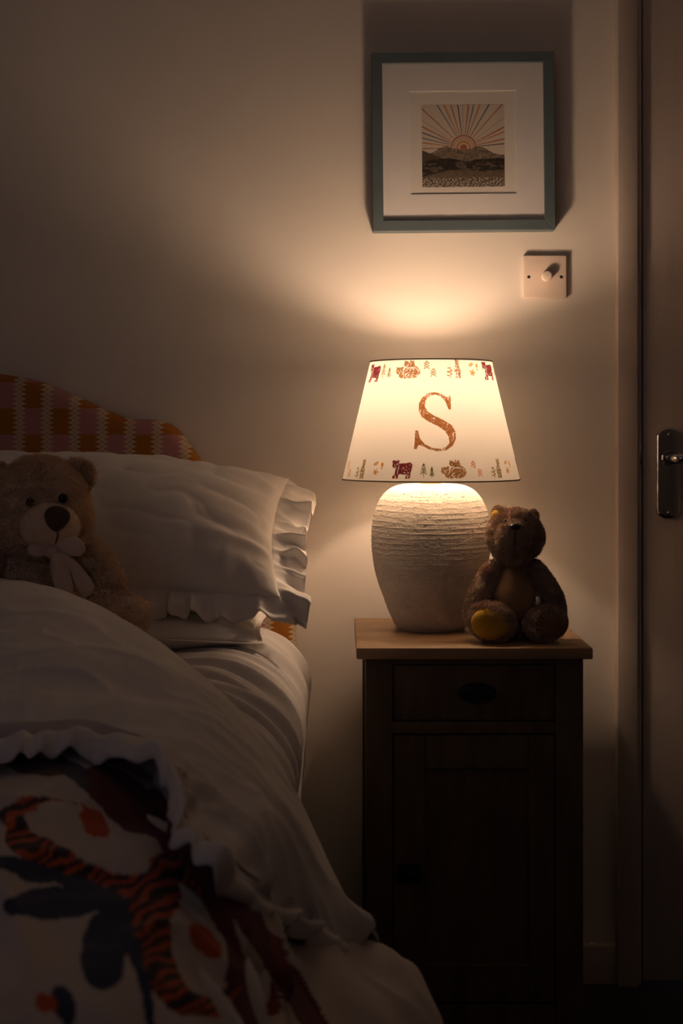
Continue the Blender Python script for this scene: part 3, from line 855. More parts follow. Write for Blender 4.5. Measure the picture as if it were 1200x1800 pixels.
# ================================================================== BED
BX1 = -0.064                 # right side of the mattress
BX0 = BX1 - 1.36
MT = CH - 0.347              # mattress top
BY1 = 2.565 - D; BY0 = BY1 - 1.90
bed = empty('bed', ((BX0 + BX1) / 2, (BY0 + BY1) / 2, 0), 'divan bed with a scalloped headboard in ochre and rose flame-stitch fabric', 'bed')
box('divan_base', BX0 + .01, BX1 - .012, BY0 + .01, BY1 - .005, 0.03, MT - .25, M['divan'], bed, bev=.02, seg=3)
for (fx, fy) in ((BX0 + .1, BY0 + .1), (BX1 - .1, BY0 + .1), (BX0 + .1, BY1 - .1), (BX1 - .1, BY1 - .1)):
    V, Fc = cyl_between((fx, fy, 0), (fx, fy, .035), .025, .025, 16); obj('castor', V, Fc, M['iron'], bed)
# headboard outline, right half from the photo and mirrored about the bed's middle
Zh = 2.585
hp_ = [(-140, 648), (-60, 650), (0, 657), (60, 668), (110, 688), (150, 706), (185, 722), (212, 733), (240, 737), (270, 738), (295, 746), (315, 762), (332, 785), (352, 815), (385, 850), (420, 880), (458, 905), (490, 935), (508, 975), (516, 1030), (519, 1100)]
out = [P(x, y, Zh) for x, y in hp_]
out = [(p.x, p.z) for p in out] + [(P(519, 1100, Zh).x, 0.30)]
mid = (BX0 + BX1) / 2
dn = cr(np.array(out), 120)
loop = [(x, z) for x, z in dn]
left = [(2 * mid - x, z) for x, z in dn][::-1]
loop = left + loop                      # bottom left .. over the top .. bottom right
hy0, hy1 = Zh - D - .004, -0.012
nL = len(loop); cxh, czh = mid, 0.75
V = []; Fc = []
Lp = np.array(loop)
tg = np.gradient(Lp, axis=0); nrm = np.stack([-tg[:, 1], tg[:, 0]], 1); nrm /= np.linalg.norm(nrm, axis=1)[:, None]
lay = [(-0.0, hy1), (0.0, hy0 + .022)] + [(-.022 * (1 - math.cos(a)), hy0 + .022 - .022 * math.sin(a)) for a in np.linspace(.2, PI / 2, 7)] + [(-.05, hy0 - .001)]
ctr = np.array((mid, 0.62))
for d_, y in lay:
    for i in range(nL):
        x, z = Lp[i] + nrm[i] * d_ * (1 if np.dot(nrm[i], Lp[i] - ctr) > 0 else -1)
        V.append((x, y, z))
m_ = len(lay)
for i in range(m_ - 1):
    for k in range(nL - 1): Fc.append((i * nL + k, i * nL + k + 1, (i + 1) * nL + k + 1, (i + 1) * nL + k))
for k in range(nL // 2):
    k2 = nL - 1 - k
    if k + 1 < k2 - 0:
        Fc.append(((m_ - 1) * nL + k, (m_ - 1) * nL + k + 1, (m_ - 1) * nL + k2 - 1, (m_ - 1) * nL + k2)[::1])
        Fc.append((k, k2, k2 - 1, k + 1))
M['headboard'] = headboard_mat(P(228.5, 0, Zh).x, P(0, 764, Zh).z, 0.0500, 0.0475)
b = bmesh.new(); vv = [b.verts.new(v) for v in V]
for f in Fc:
    if len(set(f)) == len(f):
        try: b.faces.new([vv[i] for i in f])
        except ValueError: pass
bmesh.ops.recalc_face_normals(b, faces=b.faces)
hb = bm_obj('headboard', b, M['headboard'], bed)
shade_auto(hb, 0.9)

# mattress under a creased fitted sheet: rounded cross-section swept from head to foot
def mattress():
    r = 0.085; zb = MT - .25
    sec = [(BX0 + .02, zb), (BX0, zb + .03), (BX0, MT - r)]
    for a in np.linspace(PI, PI / 2, 7)[1:]: sec.append((BX0 + r + r * math.cos(a), MT - r + r * math.sin(a)))
    xs_ = np.concatenate([np.linspace(BX0 + r, -.60, 12)[1:], np.linspace(-.60, BX1 - r - .055, 60)[1:-1]])
    for x in xs_: sec.append((x, MT))
    arc = np.linspace(PI / 2, 0, 44)
    for a in arc: sec.append((BX1 - r - .055 + (r + .055) * math.cos(a), MT - r + r * math.sin(a)))
    for z in np.linspace(MT - r, zb + .03, 32)[1:]: sec.append((BX1, z))
    sec.append((BX1 - .015, zb + .008)); sec.append((BX1 - .03, zb))
    sec = np.array(sec); ns_ = len(sec)
    ny = 420
    ys = BY1 - (BY1 - BY0) * np.linspace(0, 1, ny) ** 1.25
    G = np.zeros((ny, ns_, 3))
    for i, y in enumerate(ys):
        e = min(BY1 - y, y - BY0)
        sh = .05 * (1 - math.sqrt(max(0, 1 - max(0, 1 - e / .05) ** 2)))
        G[i, :, 0] = sec[:, 0] + np.where(sec[:, 0] > mid, -sh * .5, sh * .5); G[i, :, 1] = y; G[i, :, 2] = sec[:, 1] - sh * (sec[:, 1] > MT - .1)
    N = grid_normals(G)
    if N[5, ns_ // 2 - 10, 2] < 0: N = -N
    arcl = np.concatenate([[0], np.cumsum(np.linalg.norm(np.diff(sec, axis=0), axis=1))])
    top_i = arcl[len(sec) - 1 - 2 - 31 - 43]
    for i in range(ny):
        for j in range(ns_):
            x, y, z = G[i, j]
            if x < -0.75: continue
            s = arcl[j] - top_i                        # distance past the top's right shoulder
            q1 = (BY1 - y)
            # creases pulled diagonally from the head corner down over the side
            cc = q1 * 1.0 - s * 0.55
            wv = (1.12 - math.sqrt(noise.noise(Vector((cc * 13, s * 2.4, 2.0))) ** 2 + .015)) ** 3
            w2 = (1.15 - math.sqrt(noise.noise(Vector((cc * 27, s * 4.0, 7.0))) ** 2 + .025)) ** 3
            env = math.exp(-((s - .07) / .16) ** 2) * min(1, q1 / .10)
            G[i, j] += N[i, j] * (env * (wv * .024 + w2 * .009 - .011) + .0015 * noise.noise(Vector((x * 9, y * 9, 1))))
            if x > BX1 + .004: G[i, j, 0] = BX1 + .004 + (x - BX1 - .004) * .3
    V = G.reshape(-1, 3); Fc = [f[::-1] for f in grid_faces(ny, ns_)]
    Fc.append(tuple(range(ns_))); Fc.append(tuple((ny - 1) * ns_ + k for k in range(ns_))[::-1])
    b = bmesh.new(); vv = [b.verts.new(v) for v in V]
    for f in Fc: b.faces.new([vv[k] for k in f])
    for j in range(1): pass
    b.faces.new([vv[i * ns_] for i in range(ny)] + [vv[i * ns_ + ns_ - 1] for i in range(ny - 1, -1, -1)])
    bmesh.ops.recalc_face_normals(b, faces=b.faces)
    o = bm_obj('mattress', b, M['sheet'])
    return tag(o, 'mattress in a creased white fitted sheet', 'mattress')
mattress()

# ------------------------------------------------------------------ pillows
def pillow(name, label, a, b_, T, Mx, frill, seed, group=None, wr=1.0, droop=0.0, post=None):
    t = empty(name, Mx @ Vector((0, 0, -T * .6)), label, 'pillow', group)
    n1, n2 = 150, 110
    u = np.sin(np.linspace(-PI / 2, PI / 2, n1)) * .5 + np.linspace(-1, 1, n1) * .5
    v = np.sin(np.linspace(-PI / 2, PI / 2, n2)) * .5 + np.linspace(-1, 1, n2) * .5
    U, Vv = np.meshgrid(u, v)
    x = a * U * (1 - .055 * (1 - Vv ** 2) * np.abs(U)); y = b_ * Vv * (1 - .075 * (1 - U ** 2) * np.abs(Vv))
    prof_ = np.clip(1 - np.abs(U) ** 2.6, 0, 1) ** .55 * np.clip(1 - np.abs(Vv) ** 2.2, 0, 1) ** .55
    eu = 1 - np.abs(U); ev = 1 - np.abs(Vv)
    W = np.zeros_like(U); W2 = np.zeros_like(U)
    for i in range(n2):
        for j in range(n1):
            X_, Y_ = x[i, j], y[i, j]
            g1 = noise.noise(Vector((X_ * 5, Y_ * 34, seed))) * math.exp(-eu[i, j] * 5.5)       # gathers from the ends
            g2 = noise.noise(Vector((X_ * 34, Y_ * 5, seed + 3))) * math.exp(-ev[i, j] * 5.0)    # gathers from the long sides
            rdg = (1 - abs(noise.noise(Vector((X_ * 6 + Y_ * 4, Y_ * 9 - X_ * 5, seed + 6))))) ** 7
            rd2 = (1 - abs(noise.noise(Vector((X_ * 11 - Y_ * 9, Y_ * 12 + X_ * 7, seed + 9))))) ** 8
            W[i, j] = wr * (g1 * .022 + g2 * .016 - rdg * .0030 - rd2 * .0025 + .006 * noise.noise(Vector((X_ * 4, Y_ * 4, seed + 11))))
            W2[i, j] = .01 * noise.noise(Vector((X_ * 5, Y_ * 5, seed + 20)))
    lock = np.clip(prof_ * 3.0, 0, 1)
    zf = T * prof_ + W * lock; zbk = -T * .75 * prof_ + W2 * lock
    Vs = []; idx = -np.ones((n2, n1), int); idb = -np.ones((n2, n1), int)
    def TF(x_, y_, z_):
        p = Mx @ Vector((x_, y_, z_))
        return post(p) if post else p
    for i in range(n2):
        for j in range(n1):
            idx[i, j] = len(Vs); Vs.append(tuple(TF(x[i, j], y[i, j], zf[i, j])))
    for i in range(n2):
        for j in range(n1):
            if i in (0, n2 - 1) or j in (0, n1 - 1): idb[i, j] = idx[i, j]
            else: idb[i, j] = len(Vs); Vs.append(tuple(TF(x[i, j], y[i, j], zbk[i, j])))
    Fc = []
    for i in range(n2 - 1):
        for j in range(n1 - 1):
            Fc.append((idx[i, j], idx[i, j + 1], idx[i + 1, j + 1], idx[i + 1, j]))
            Fc.append((idb[i, j], idb[i + 1, j], idb[i + 1, j + 1], idb[i, j + 1]))
    obj('pillow_body', Vs, Fc, M['pillowcase'], t)
    # frill (or flat flange) round the edge
    ring = [(x[0, j], y[0, j], 0, -1) for j in range(n1)] + [(x[i, -1], y[i, -1], 1, 0) for i in range(n2)] + \
           [(x[-1, j], y[-1, j], 0, 1) for j in range(n1 - 1, -1, -1)] + [(x[i, 0], y[i, 0], -1, 0) for i in range(n2 - 1, -1, -1)]
    R = np.array([(p[0], p[1]) for p in ring])
    sl = np.concatenate([[0], np.cumsum(np.linalg.norm(np.diff(R, axis=0), axis=1))]); tot = sl[-1]
    ss = np.linspace(0, tot, 900 if frill[1] > 0 else 400)
    Rx = np.interp(ss, sl, R[:, 0]); Ry = np.interp(ss, sl, R[:, 1])
    w_, A, lam = frill
    nt_ = 12
    # outward direction, smoothed so that the corners fan out
    Tn = np.stack([np.gradient(Rx), np.gradient(Ry)], 1)
    On = np.stack([Tn[:, 1], -Tn[:, 0]], 1)
    k = 25 if A > 0 else 9
    On = np.stack([np.convolve(np.concatenate([On[-k:, c], On[:, c], On[:k, c]]), np.ones(2 * k + 1) / (2 * k + 1), 'same')[k:-k] for c in (0, 1)], 1)
    On /= np.linalg.norm(On, axis=1)[:, None] + 1e-9
    Vs = []; ph = 0
    for q, s in enumerate(ss):
        ph += (ss[1] - ss[0]) / (lam * (1 + .45 * noise.noise(Vector((s * 6, seed, 0))))) * 2 * PI if A > 0 else 0
        am = A * (.55 + .9 * abs(noise.noise(Vector((s * 9, seed, 4)))) + .25)
        wid = w_ * (1 + .16 * noise.noise(Vector((s * 14, seed, 8))))
        if A > 0 and On[q, 1] < -.6: wid *= .62; am *= .55
        tuck = max(0.0, On[q, 1]) if A > 0 else 0.0            # along the top the frill is folded down behind
        for c in range(nt_):
            tt = c / (nt_ - 1)
            gz_ = am * tt ** 1.1 * math.sin(ph + .7 * tt * noise.noise(Vector((s * 5, 1, seed)))) + .35 * am * tt * math.sin(2.3 * ph + 1)
            gt = .55 * am * tt * math.cos(ph * 1.0 + .5)
            tx, ty = Tn[q] / (np.linalg.norm(Tn[q]) + 1e-9)
            ox = On[q, 0] * (wid * tt - .004); oy = On[q, 1] * (wid * tt - .004)
            fold = noise.noise(Vector((s * 17, tt * 2.2, seed + 2))) * .020 * tt if A > 0 else 0
            p = TF(Rx[q] + ox + tx * gt, Ry[q] + oy * (1 - .9 * tuck) + ty * gt, gz_ * (1 - .7 * tuck) - tuck * wid * tt * .9 + fold)
            p.z -= droop * tt ** 1.6
            Vs.append(tuple(p))
    Fc = grid_faces(len(ss), nt_)
    fo = obj('frill' if A > 0 else 'flange', Vs, Fc, M['pillowcase'], t)
    sm = fo.modifiers.new('thickness', 'SOLIDIFY'); sm.thickness = 0.0012; sm.offset = 0
    return t

# lower pillow flat on the mattress
low_c = Vector((-0.494, 2.375 - D, MT + .044))
Mlow = Matrix.Translation(low_c) @ Euler((math.radians(3), math.radians(1.5), math.radians(-2))).to_matrix().to_4x4()
pillow('lower_pillow', 'plain white pillow lying flat under the frilled pillow', .375, .175, .056, Mlow, (.012, 0, 1), 3.3, wr=.8)
# frilled pillow propped on it against the headboard
ang = math.radians(33)
up_c = Vector((-0.474, 2.375 - D, CH - .152))
Mup = Matrix.Translation(up_c) @ Euler((ang, math.radians(2.5), math.radians(1))).to_matrix().to_4x4()
def fit_up(p):
    lim = -0.085
    if p.y > lim: p.y = lim + (p.y - lim) * .15
    return p
pillow('frilled_pillow', 'white pillow with ruffled frill edge propped against headboard', .380, .165, .106, Mup, (.058, .019, .050), 8.1, wr=1.0, droop=.018, post=fit_up)

# ------------------------------------------------------------------ duvet
def lay_grid(rows, nr, nc):
    A = np.array([[tuple(P(*c)) for c in r] for r in rows])
    B = cr(A, nr)                                 # along rows
    B = np.transpose(cr(np.transpose(B, (1, 0, 2)), nc), (1, 0, 2))
    return B

def bed_top(X):
    if X > BX1: return -9.0
    if X < BX1 - .14: return MT
    return MT - .085 + .085 * math.sqrt(max(0, 1 - ((X - BX1 + .14) / .14) ** 2))
def rest(row, clear):
    """bring each point towards the camera along its ray until it lies clear above the mattress"""
    o_ = []
    for k_i, (px, py, Z) in enumerate(row):
        c_ = clear[k_i] if isinstance(clear, (list, tuple)) else clear
        while Z > .5:
            p = P(px, py, Z)
            if p.z >= bed_top(p.x) + c_: break
            Z -= .004
        o_.append((px, py, Z))
    return o_
def keep_above(G, c):
    for i in range(G.shape[0]):
        for j in range(G.shape[1]):
            t = bed_top(G[i, j, 0])
            if t > 0 and BY0 < G[i, j, 1] < BY1 and G[i, j, 2] < t + c: G[i, j, 2] = t + c
duv = empty('duvet', (-0.5, 1.4 - D, MT), 'duvet turned back to show its white underside above a bold animal and leaf print', 'duvet')
# crest of the turned-back part, and its hem
crest = [(-620, 1000, 2.10), (-300, 1003, 2.03), (0, 1021, 1.95), (130, 1050, 1.89), (260, 1119, 1.82), (390, 1224, 1.70), (480, 1336, 1.60), (545, 1455, 1.53), (607, 1585, 1.47), (662, 1652, 1.45)]
hem = [(-620, 1330, 1.44), (-300, 1328, 1.42), (-20, 1318, 1.40), (70, 1312, 1.40), (170, 1305, 1.41), (285, 1345, 1.43), (312, 1455, 1.40), (400, 1530, 1.385), (470, 1595, 1.385), (615, 1662, 1.41)]
def mixp(a, b, t, lift):
    return (a[0] + (b[0] - a[0]) * t, a[1] + (b[1] - a[1]) * t - lift, a[2] + (b[2] - a[2]) * t)
hem = rest(hem, .060)
back2 = [(c[0] + 6, c[1] + 125 - 6 * i, c[2] + .03) for i, c in enumerate(crest)]
back1 = [(c[0] + 2, c[1] + 28, c[2] + .045) for c in crest]
mid1 = [mixp(a, b, .22, 22) for a, b in zip(crest, hem)]
mid2 = [mixp(a, b, .5, 26) for a, b in zip(crest, hem)]
mid3 = [mixp(a, b, .80, 4) for a, b in zip(crest, hem)]
G = lay_grid([back2, back1, crest, mid1, mid2, mid3, hem], 190, 260)
N = grid_normals(G)
if N[95, 100, 2] < 0: N = -N
nr, nc = G.shape[:2]
for i in range(nr):
    r_ = i / (nr - 1)
    for j in range(nc):
        x, y, z = G[i, j]
        env = max(0, min(1, (r_ - .36) / .25))
        f1 = noise.noise(Vector((x * 7 + y * 3, y * 10 - x * 4, z * 4)))
        f2 = (1 - abs(noise.noise(Vector((x * 9 - y * 6, y * 12 + x * 3, 3.1))))) ** 6
        f3 = (1 - abs(noise.noise(Vector((x * 22, y * 16, 5.7))))) ** 6
        hemf = max(0, (r_ - .7) / .3)
        side = max(0, (j / nc - .5) * 2)
        G[i, j] += N[i, j] * (env * (.010 * f1 + .012 * f2 * (.35 + side) + .004 * f3 * (.3 + side)) + hemf * .012 * noise.noise(Vector((j * .09, 2, 2))) + .0015 * noise.noise(Vector((x * 30, y * 30, 1))))
keep_above(G[60:], .012)
V = G.reshape(-1, 3)
tb = obj('turned_back_panel', V, grid_faces(nr, nc), M['sheet'], duv)
tb['label'] = 'white underside of the duvet'
sm = tb.modifiers.new('thickness', 'SOLIDIFY'); sm.thickness = 0.003; sm.offset = -1
# ruffled hem of the turned-back part
H = G[-1]; Hn = N[-1]
dirv = H - G[-14]; dirv /= np.linalg.norm(dirv, axis=1)[:, None]
dirs = np.stack([np.convolve(np.pad(dirv[:, c], 12, mode='edge'), np.ones(25) / 25, 'valid') for c in range(3)], 1)
ns2 = 640; tpar = np.linspace(0, nc - 1, ns2)
def samp(A): return np.stack([np.interp(tpar, np.arange(nc), A[:, c]) for c in range(3)], 1)
Hs, Ds, Ns = samp(H), samp(dirs), samp(Hn)
Vs = []; nt_ = 10; ph = 0
for q in range(ns2):
    s = q / ns2
    ph += .06 * (1 + 1.3 * noise.noise(Vector((s * 30, 3, 0))))
    am = .0045 * (.25 + abs(noise.noise(Vector((s * 14, 7, 2)))) * 3.2)
    for c in range(nt_):
        t_ = c / (nt_ - 1)
        p = Hs[q] + Ds[q] * (.034 * t_ - .004) * (1 + .2 * noise.noise(Vector((s * 40, 1, 1)))) + Ns[q] * (am * t_ * math.sin(ph) + .007 * t_ * noise.noise(Vector((s * 34, t_ * 1.5, 3))) + .003 + .006 * math.sin(PI * t_)) + np.array((0, 0, -.012 * t_ * t_))
        Vs.append(tuple(p))
fr = obj('frill', Vs, grid_faces(ns2, nt_), M['sheet'], duv)
sm = fr.modifiers.new('thickness', 'SOLIDIFY'); sm.thickness = 0.0015; sm.offset = 0
# printed side: from under the hem to the foot, its right edge hanging past the mattress
up = [(-620, 1270, 1.50), (-300, 1268, 1.48), (-20, 1262, 1.46), (70, 1258, 1.46), (170, 1255, 1.47), (300, 1300, 1.50), (345, 1420, 1.47), (440, 1510, 1.45), (520, 1580, 1.45), (650, 1672, 1.46)]
c1 = [(-640, 1345, 1.36), (-320, 1342, 1.34), (-20, 1332, 1.32), (60, 1330, 1.32), (160, 1332, 1.33), (275, 1385, 1.35), (330, 1490, 1.34), (420, 1565, 1.335), (510, 1625, 1.35), (690, 1700, 1.42)]
c2 = [(-660, 1480, 1.14), (-340, 1478, 1.13), (-40, 1470, 1.12), (60, 1475, 1.12), (165, 1490, 1.13), (270, 1530, 1.16), (340, 1600, 1.19), (430, 1660, 1.23), (540, 1705, 1.29), (725, 1722, 1.40)]
c3 = [(-700, 1640, .97), (-360, 1640, .96), (-50, 1632, .95), (60, 1640, .955), (170, 1655, .97), (280, 1685, 1.00), (360, 1725, 1.05), (455, 1762, 1.12), (570, 1785, 1.21), (752, 1772, 1.37)]
c4 = [(-760, 1840, .83), (-400, 1840, .82), (-70, 1830, .81), (55, 1838, .82), (175, 1850, .84), (290, 1870, .88), (380, 1895, .95), (480, 1915, 1.03), (600, 1920, 1.14), (772, 1850, 1.34)]
c5 = [(-860, 2150, .72), (-460, 2150, .71), (-100, 2140, .70), (45, 2150, .71), (185, 2170, .74), (310, 2180, .80), (410, 2190, .88), (520, 2190, .97), (640, 2170, 1.09), (785, 2010, 1.30)]
up = [(h[0] + 25 * (i > 4), h[1] - 55 + 6 * i, h[2] + .05) for i, h in enumerate(hem)]
up = rest(up, .012); c1 = rest(c1, .014); c2 = rest(c2, .018); c3 = rest(c3, .018); c4 = rest(c4, .012)
G = lay_grid([up, c1, c2, c3, c4, c5], 300, 330)
N = grid_normals(G)
if N[150, 100, 2] < 0: N = -N
nr, nc = G.shape[:2]
for i in range(nr):
    for j in range(nc):
        x, y, z = G[i, j]
        r_ = i / nr; side = max(0, (j / nc - .45) / .55)
        f1 = noise.noise(Vector((x * 8 + y * 2, y * 8 - x * 3, z * 6)))
        f2 = (1 - abs(noise.noise(Vector((x * 14 + z * 10, y * 7, z * 9))))) ** 5
        f3 = math.sin(j * .085 + 4 * noise.noise(Vector((x * 5, y * 5, 2)))) * side
        G[i, j] += N[i, j] * min(1, r_ * 8 + .2) * (.012 * f1 + .010 * f2 + .011 * f3 * min(1, r_ * 3) + .002 * noise.noise(Vector((x * 35, y * 35, 1))))
keep_above(G, .006)
V = G.reshape(-1, 3)
# print, laid out flat on the cloth
dep = V[:, 1] + D
X = 600 + V[:, 0] / dep * F; Y = HY - (V[:, 2] - CH) / dep * F
X = X * 1.5; Y = (Y - 1250) * 1.5
wob = np.array([(noise.noise(Vector((a * .02, b_ * .02, 0))), noise.noise(Vector((a * .02, b_ * .02, 9)))) for a, b_ in zip(X, Y)])
Xw, Yw = X + wob[:, 0] * 10, Y + wob[:, 1] * 10
C = np.zeros((len(V), 3)); C[:] = (0.58, 0.51, 0.47)
CO = {'maroon': (0.13, 0.028, 0.035), 'wine': (0.20, 0.035, 0.03), 'orange': (0.50, 0.085, 0.025), 'black': (0.035, 0.022, 0.02), 'blue': (0.030, 0.042, 0.085), 'olive': (0.14, 0.085, 0.05), 'slate': (0.07, 0.075, 0.10)}
def paint(mk, c): C[mk] = CO[c] if isinstance(c, str) else c
paint(ell(Xw, Yw, 90, 152, 105, 27, 9), 'olive')
paint(ell(Xw, Yw, 215, 185, 110, 24, 35), 'slate')
paint(ell(Xw, Yw, 330, 250, 130, 62, 40), 'maroon')
paint(path_d(Xw, Yw, [(400, 250), (480, 370), (550, 500), (600, 650), (640, 800), (700, 980)], [40, 48, 42, 36, 32, 30]), 'maroon')
paint(path_d(Xw, Yw, [(560, 430), (640, 540), (700, 640), (780, 760), (860, 900)], [30, 34, 30, 34, 30]), 'maroon')
paint(path_d(Xw, Yw, [(410, 240), (440, 290)], [12, 16]), 'wine')
paint(ell(Xw, Yw, 725, 640, 20, 45, -20), 'wine'); paint(ell(Xw, Yw, 690, 760, 40, 60, -25), 'wine')
tiger = path_d(Xw, Yw, [(215, 268), (130, 252), (60, 262), (28, 290), (45, 345), (110, 390), (190, 430), (290, 455), (390, 470), (430, 450)], [10, 14, 20, 26, 34, 38, 34, 36, 60, 62])
tiger |= path_d(Xw, Yw, [(400, 470), (395, 560), (385, 640), (420, 720), (480, 785), (560, 790), (610, 740)], [70, 62, 50, 40, 38, 30, 20])
tiger |= path_d(Xw, Yw, [(440, 440), (500, 500)], [50, 30])
stp = np.sin((Xw * .55 + Yw * .85) * .19 + 3.0 * wob[:, 0] + np.sin(Xw * .05) * 1.3)
paint(tiger, 'black'); paint(tiger & (stp > .15), 'orange')
paint(ell(Xw, Yw, 245, 345, 165, 62, 30), (0.60, 0.53, 0.50)); paint(ell(Xw, Yw, 512, 640, 72, 125, -12), (0.60, 0.53, 0.50))
paint(ell(Xw, Yw, 245, 305, 50, 30, 40), 'orange'); paint(ell(Xw, Yw, 530, 618, 52, 30, 42), 'orange')
paint(ell(Xw, Yw, 70, 432, 95, 28, 18), 'blue'); paint(ell(Xw, Yw, 140, 523, 122, 44, 0), 'blue'); paint(ell(Xw, Yw, 275, 640, 62, 115, 12), 'blue')
paint(path_d(Xw, Yw, [(120, 440), (250, 490), (310, 520), (345, 620), (375, 740), (400, 900)], [20, 18, 20, 16, 14, 14]), 'blue')
paint(path_d(Xw, Yw, [(230, 520), (300, 540)], [14, 18]), 'blue')
paint(ell(Xw, Yw, 165, 795, 30, 55, -20), 'blue'); paint(ell(Xw, Yw, 120, 785, 32, 28, 40), 'orange')
# the design goes on beyond what shows here
paint(ell(Xw, Yw, -190, 300, 130, 50, -30), 'blue'); paint(ell(Xw, Yw, -330, 480, 60, 130, 20), 'maroon'); paint(ell(Xw, Yw, -520, 250, 120, 60, 30), 'orange')
paint(ell(Xw, Yw, -160, 760, 120, 55, 30), 'olive'); paint(ell(Xw, Yw, -480, 800, 160, 60, -20), 'blue'); paint(ell(Xw, Yw, 60, 1150, 180, 80, 20), 'maroon')
jj = np.tile(np.arange(nc), nr); ii = np.repeat(np.arange(nr), nc)
C[(jj > nc * .915)] = (0.60, 0.55, 0.52)
cv = obj('printed_cover', V, grid_faces(nr, nc), M['cover'], duv, col=C)
cv['label'] = 'printed side with tiger-striped loops, blue leaves and maroon shapes'
sm = cv.modifiers.new('thickness', 'SOLIDIFY'); sm.thickness = 0.004; sm.offset = -1

# ================================================================== BIG TEDDY ON THE BED
Zt = 2.075; st_ = F / Zt
def T_(px, py, dz=0.0): return P(px, py, Zt + dz)
tb_ = empty('teddy_bear', (T_(70, 1080).x, Zt - D + .03, T_(70, 1085).z), 'large cream teddy bear with a pale ribbon bow sitting against the bed pillows', 'teddy bear')
def m_(px): return px / st_
yaw = math.radians(14); roll = math.radians(-7)
HC = T_(70, 893)
def head_fn(q):
    q = q.copy()
    k = 1 + .10 * math.exp(-((q.z + .35) / .4) ** 2); q.x *= k     # fuller cheeks
    return q
V, Fc = blob(HC, (m_(86), m_(76), m_(90)), (0, -roll, yaw), 4, .002, head_fn)
V, Fc = add_fur(V, Fc, 26000, .0075, .0011, (0, 0, -.25), .7, 60)
obj('head', V, Fc, M['plush'], tb_)
def ear(px, py, dz, rx, rz, rot):
    def fn(q):
        q = q.copy(); q.y *= .55
        if q.y < 0: q.y += .22 * (1 - q.x ** 2 - q.z ** 2) * .8
        return q
    V, Fc = blob(T_(px, py, dz), (m_(rx), m_(26), m_(rz)), rot, 3, .001, fn)
    V, Fc = add_fur(V, Fc, 5000, .0065, .0010, (0, 0, -.1), .7, 60)
    return obj('ear', V, Fc, M['plush'], tb_)
ear(134, 840, .012, 31, 33, (0, math.radians(25), yaw)); ear(-6, 845, .0, 30, 32, (0, math.radians(-30), yaw))
fwd = Vector((math.sin(yaw) * 1.0, -math.cos(yaw), -.10)).normalized()
mc = T_(87, 925, -m_(58))
V, Fc = blob(mc, (m_(51), m_(42), m_(44)), (0, -roll, yaw), 4, .0008)
V, Fc = add_fur(V, Fc, 5000, .0022, .0007, (0, 0, -.1), .5, 90)
mz = obj('muzzle', V, Fc, M['muzzle'], tb_)
def nose_fn(q):
    q = q.copy(); t = (q.z + 1) / 2
    q.x *= .55 + .62 * t ** .8; return q
V, Fc = blob(T_(100, 912, -m_(96)), (m_(23.5), m_(12), m_(22)), (0, -roll * 1.2, yaw), 3, 0, nose_fn)
obj('nose', V, Fc, M['nose'], mz)
V, Fc = tube([tuple(T_(101, 932, -m_(101))), tuple(T_(101, 943, -m_(97))), tuple(T_(97, 957, -m_(85)))], .0009, 6); obj('mouth_stitch', V, Fc, M['thread'], mz)
V, Fc = tube([tuple(T_(58, 942, -m_(90))), tuple(T_(61, 947, -m_(90))), tuple(T_(64, 949, -m_(90)))], .0009, 6); obj('mouth_stitch', V, Fc, M['thread'], mz)
for (ex, ey, ez) in ((54, 884, -m_(74)), (111, 876, -m_(67))):
    V, Fc = blob(T_(ex, ey, ez), (m_(8.5), m_(6), m_(8.5)), (0, 0, yaw), 3); obj('eye', V, Fc, M['bead'], tb_)
V, Fc = blob(T_(62, 1040, .03), (m_(88), m_(72), m_(92)), (0, 0, yaw), 4, .002)
V, Fc = add_fur(V, Fc, 16000, .008, .0012, (0, 0, -.5), .7, 50); obj('body', V, Fc, M['plush'], tb_)
def limb(pts, rads, name, nf, fl, mat_, par, lean=(0, 0, -.4), clump=50, w_=.0012):
    pts = [Vector(p) for p in pts]
    A = cr(np.array([tuple(p) for p in pts]), 26); Rr = cr(np.array(rads)[:, None], 26)[:, 0]
    Vt, Ft = tube([tuple(p) for p in A], [max(.0015, float(r)) for r in Rr], 22)
    Vt, Ft = add_fur(Vt, Ft, nf, fl, w_, lean, .7, clump)
    return obj(name, Vt, Ft, mat_, par)
limb([T_(122, 952, -.01), T_(135, 962, -.015), T_(165, 985, -.025), T_(185, 1020, -.035), T_(192, 1055, -.05), T_(185, 1082, -.06), T_(180, 1092, -.06)],
     [m_(8), m_(24), m_(29), m_(31), m_(31), m_(22), m_(4)], 'arm', 12000, .007, M['plush'], tb_)
limb([T_(0, 960, -.01), T_(-20, 985, -.015), T_(-35, 1020, -.025), T_(-42, 1060, -.035), T_(-40, 1085, -.04)],
     [m_(8), m_(27), m_(31), m_(30), m_(6)], 'arm', 8000, .007, M['plush'], tb_)
limb([T_(105, 1092, .0), T_(150, 1098, -.03), T_(200, 1095, -.06), T_(225, 1086, -.075), T_(250, 1086, -.082), T_(262, 1088, -.084)],
     [m_(26), m_(34), m_(30), m_(33), m_(28), m_(5)], 'leg', 10000, .0055, M['plush'], tb_)
limb([T_(30, 1105, .0), T_(-10, 1112, -.04), T_(-50, 1110, -.07), T_(-75, 1105, -.085), T_(-92, 1105, -.09)],
     [m_(26), m_(34), m_(30), m_(33), m_(5)], 'leg', 7000, .0055, M['plush'], tb_)
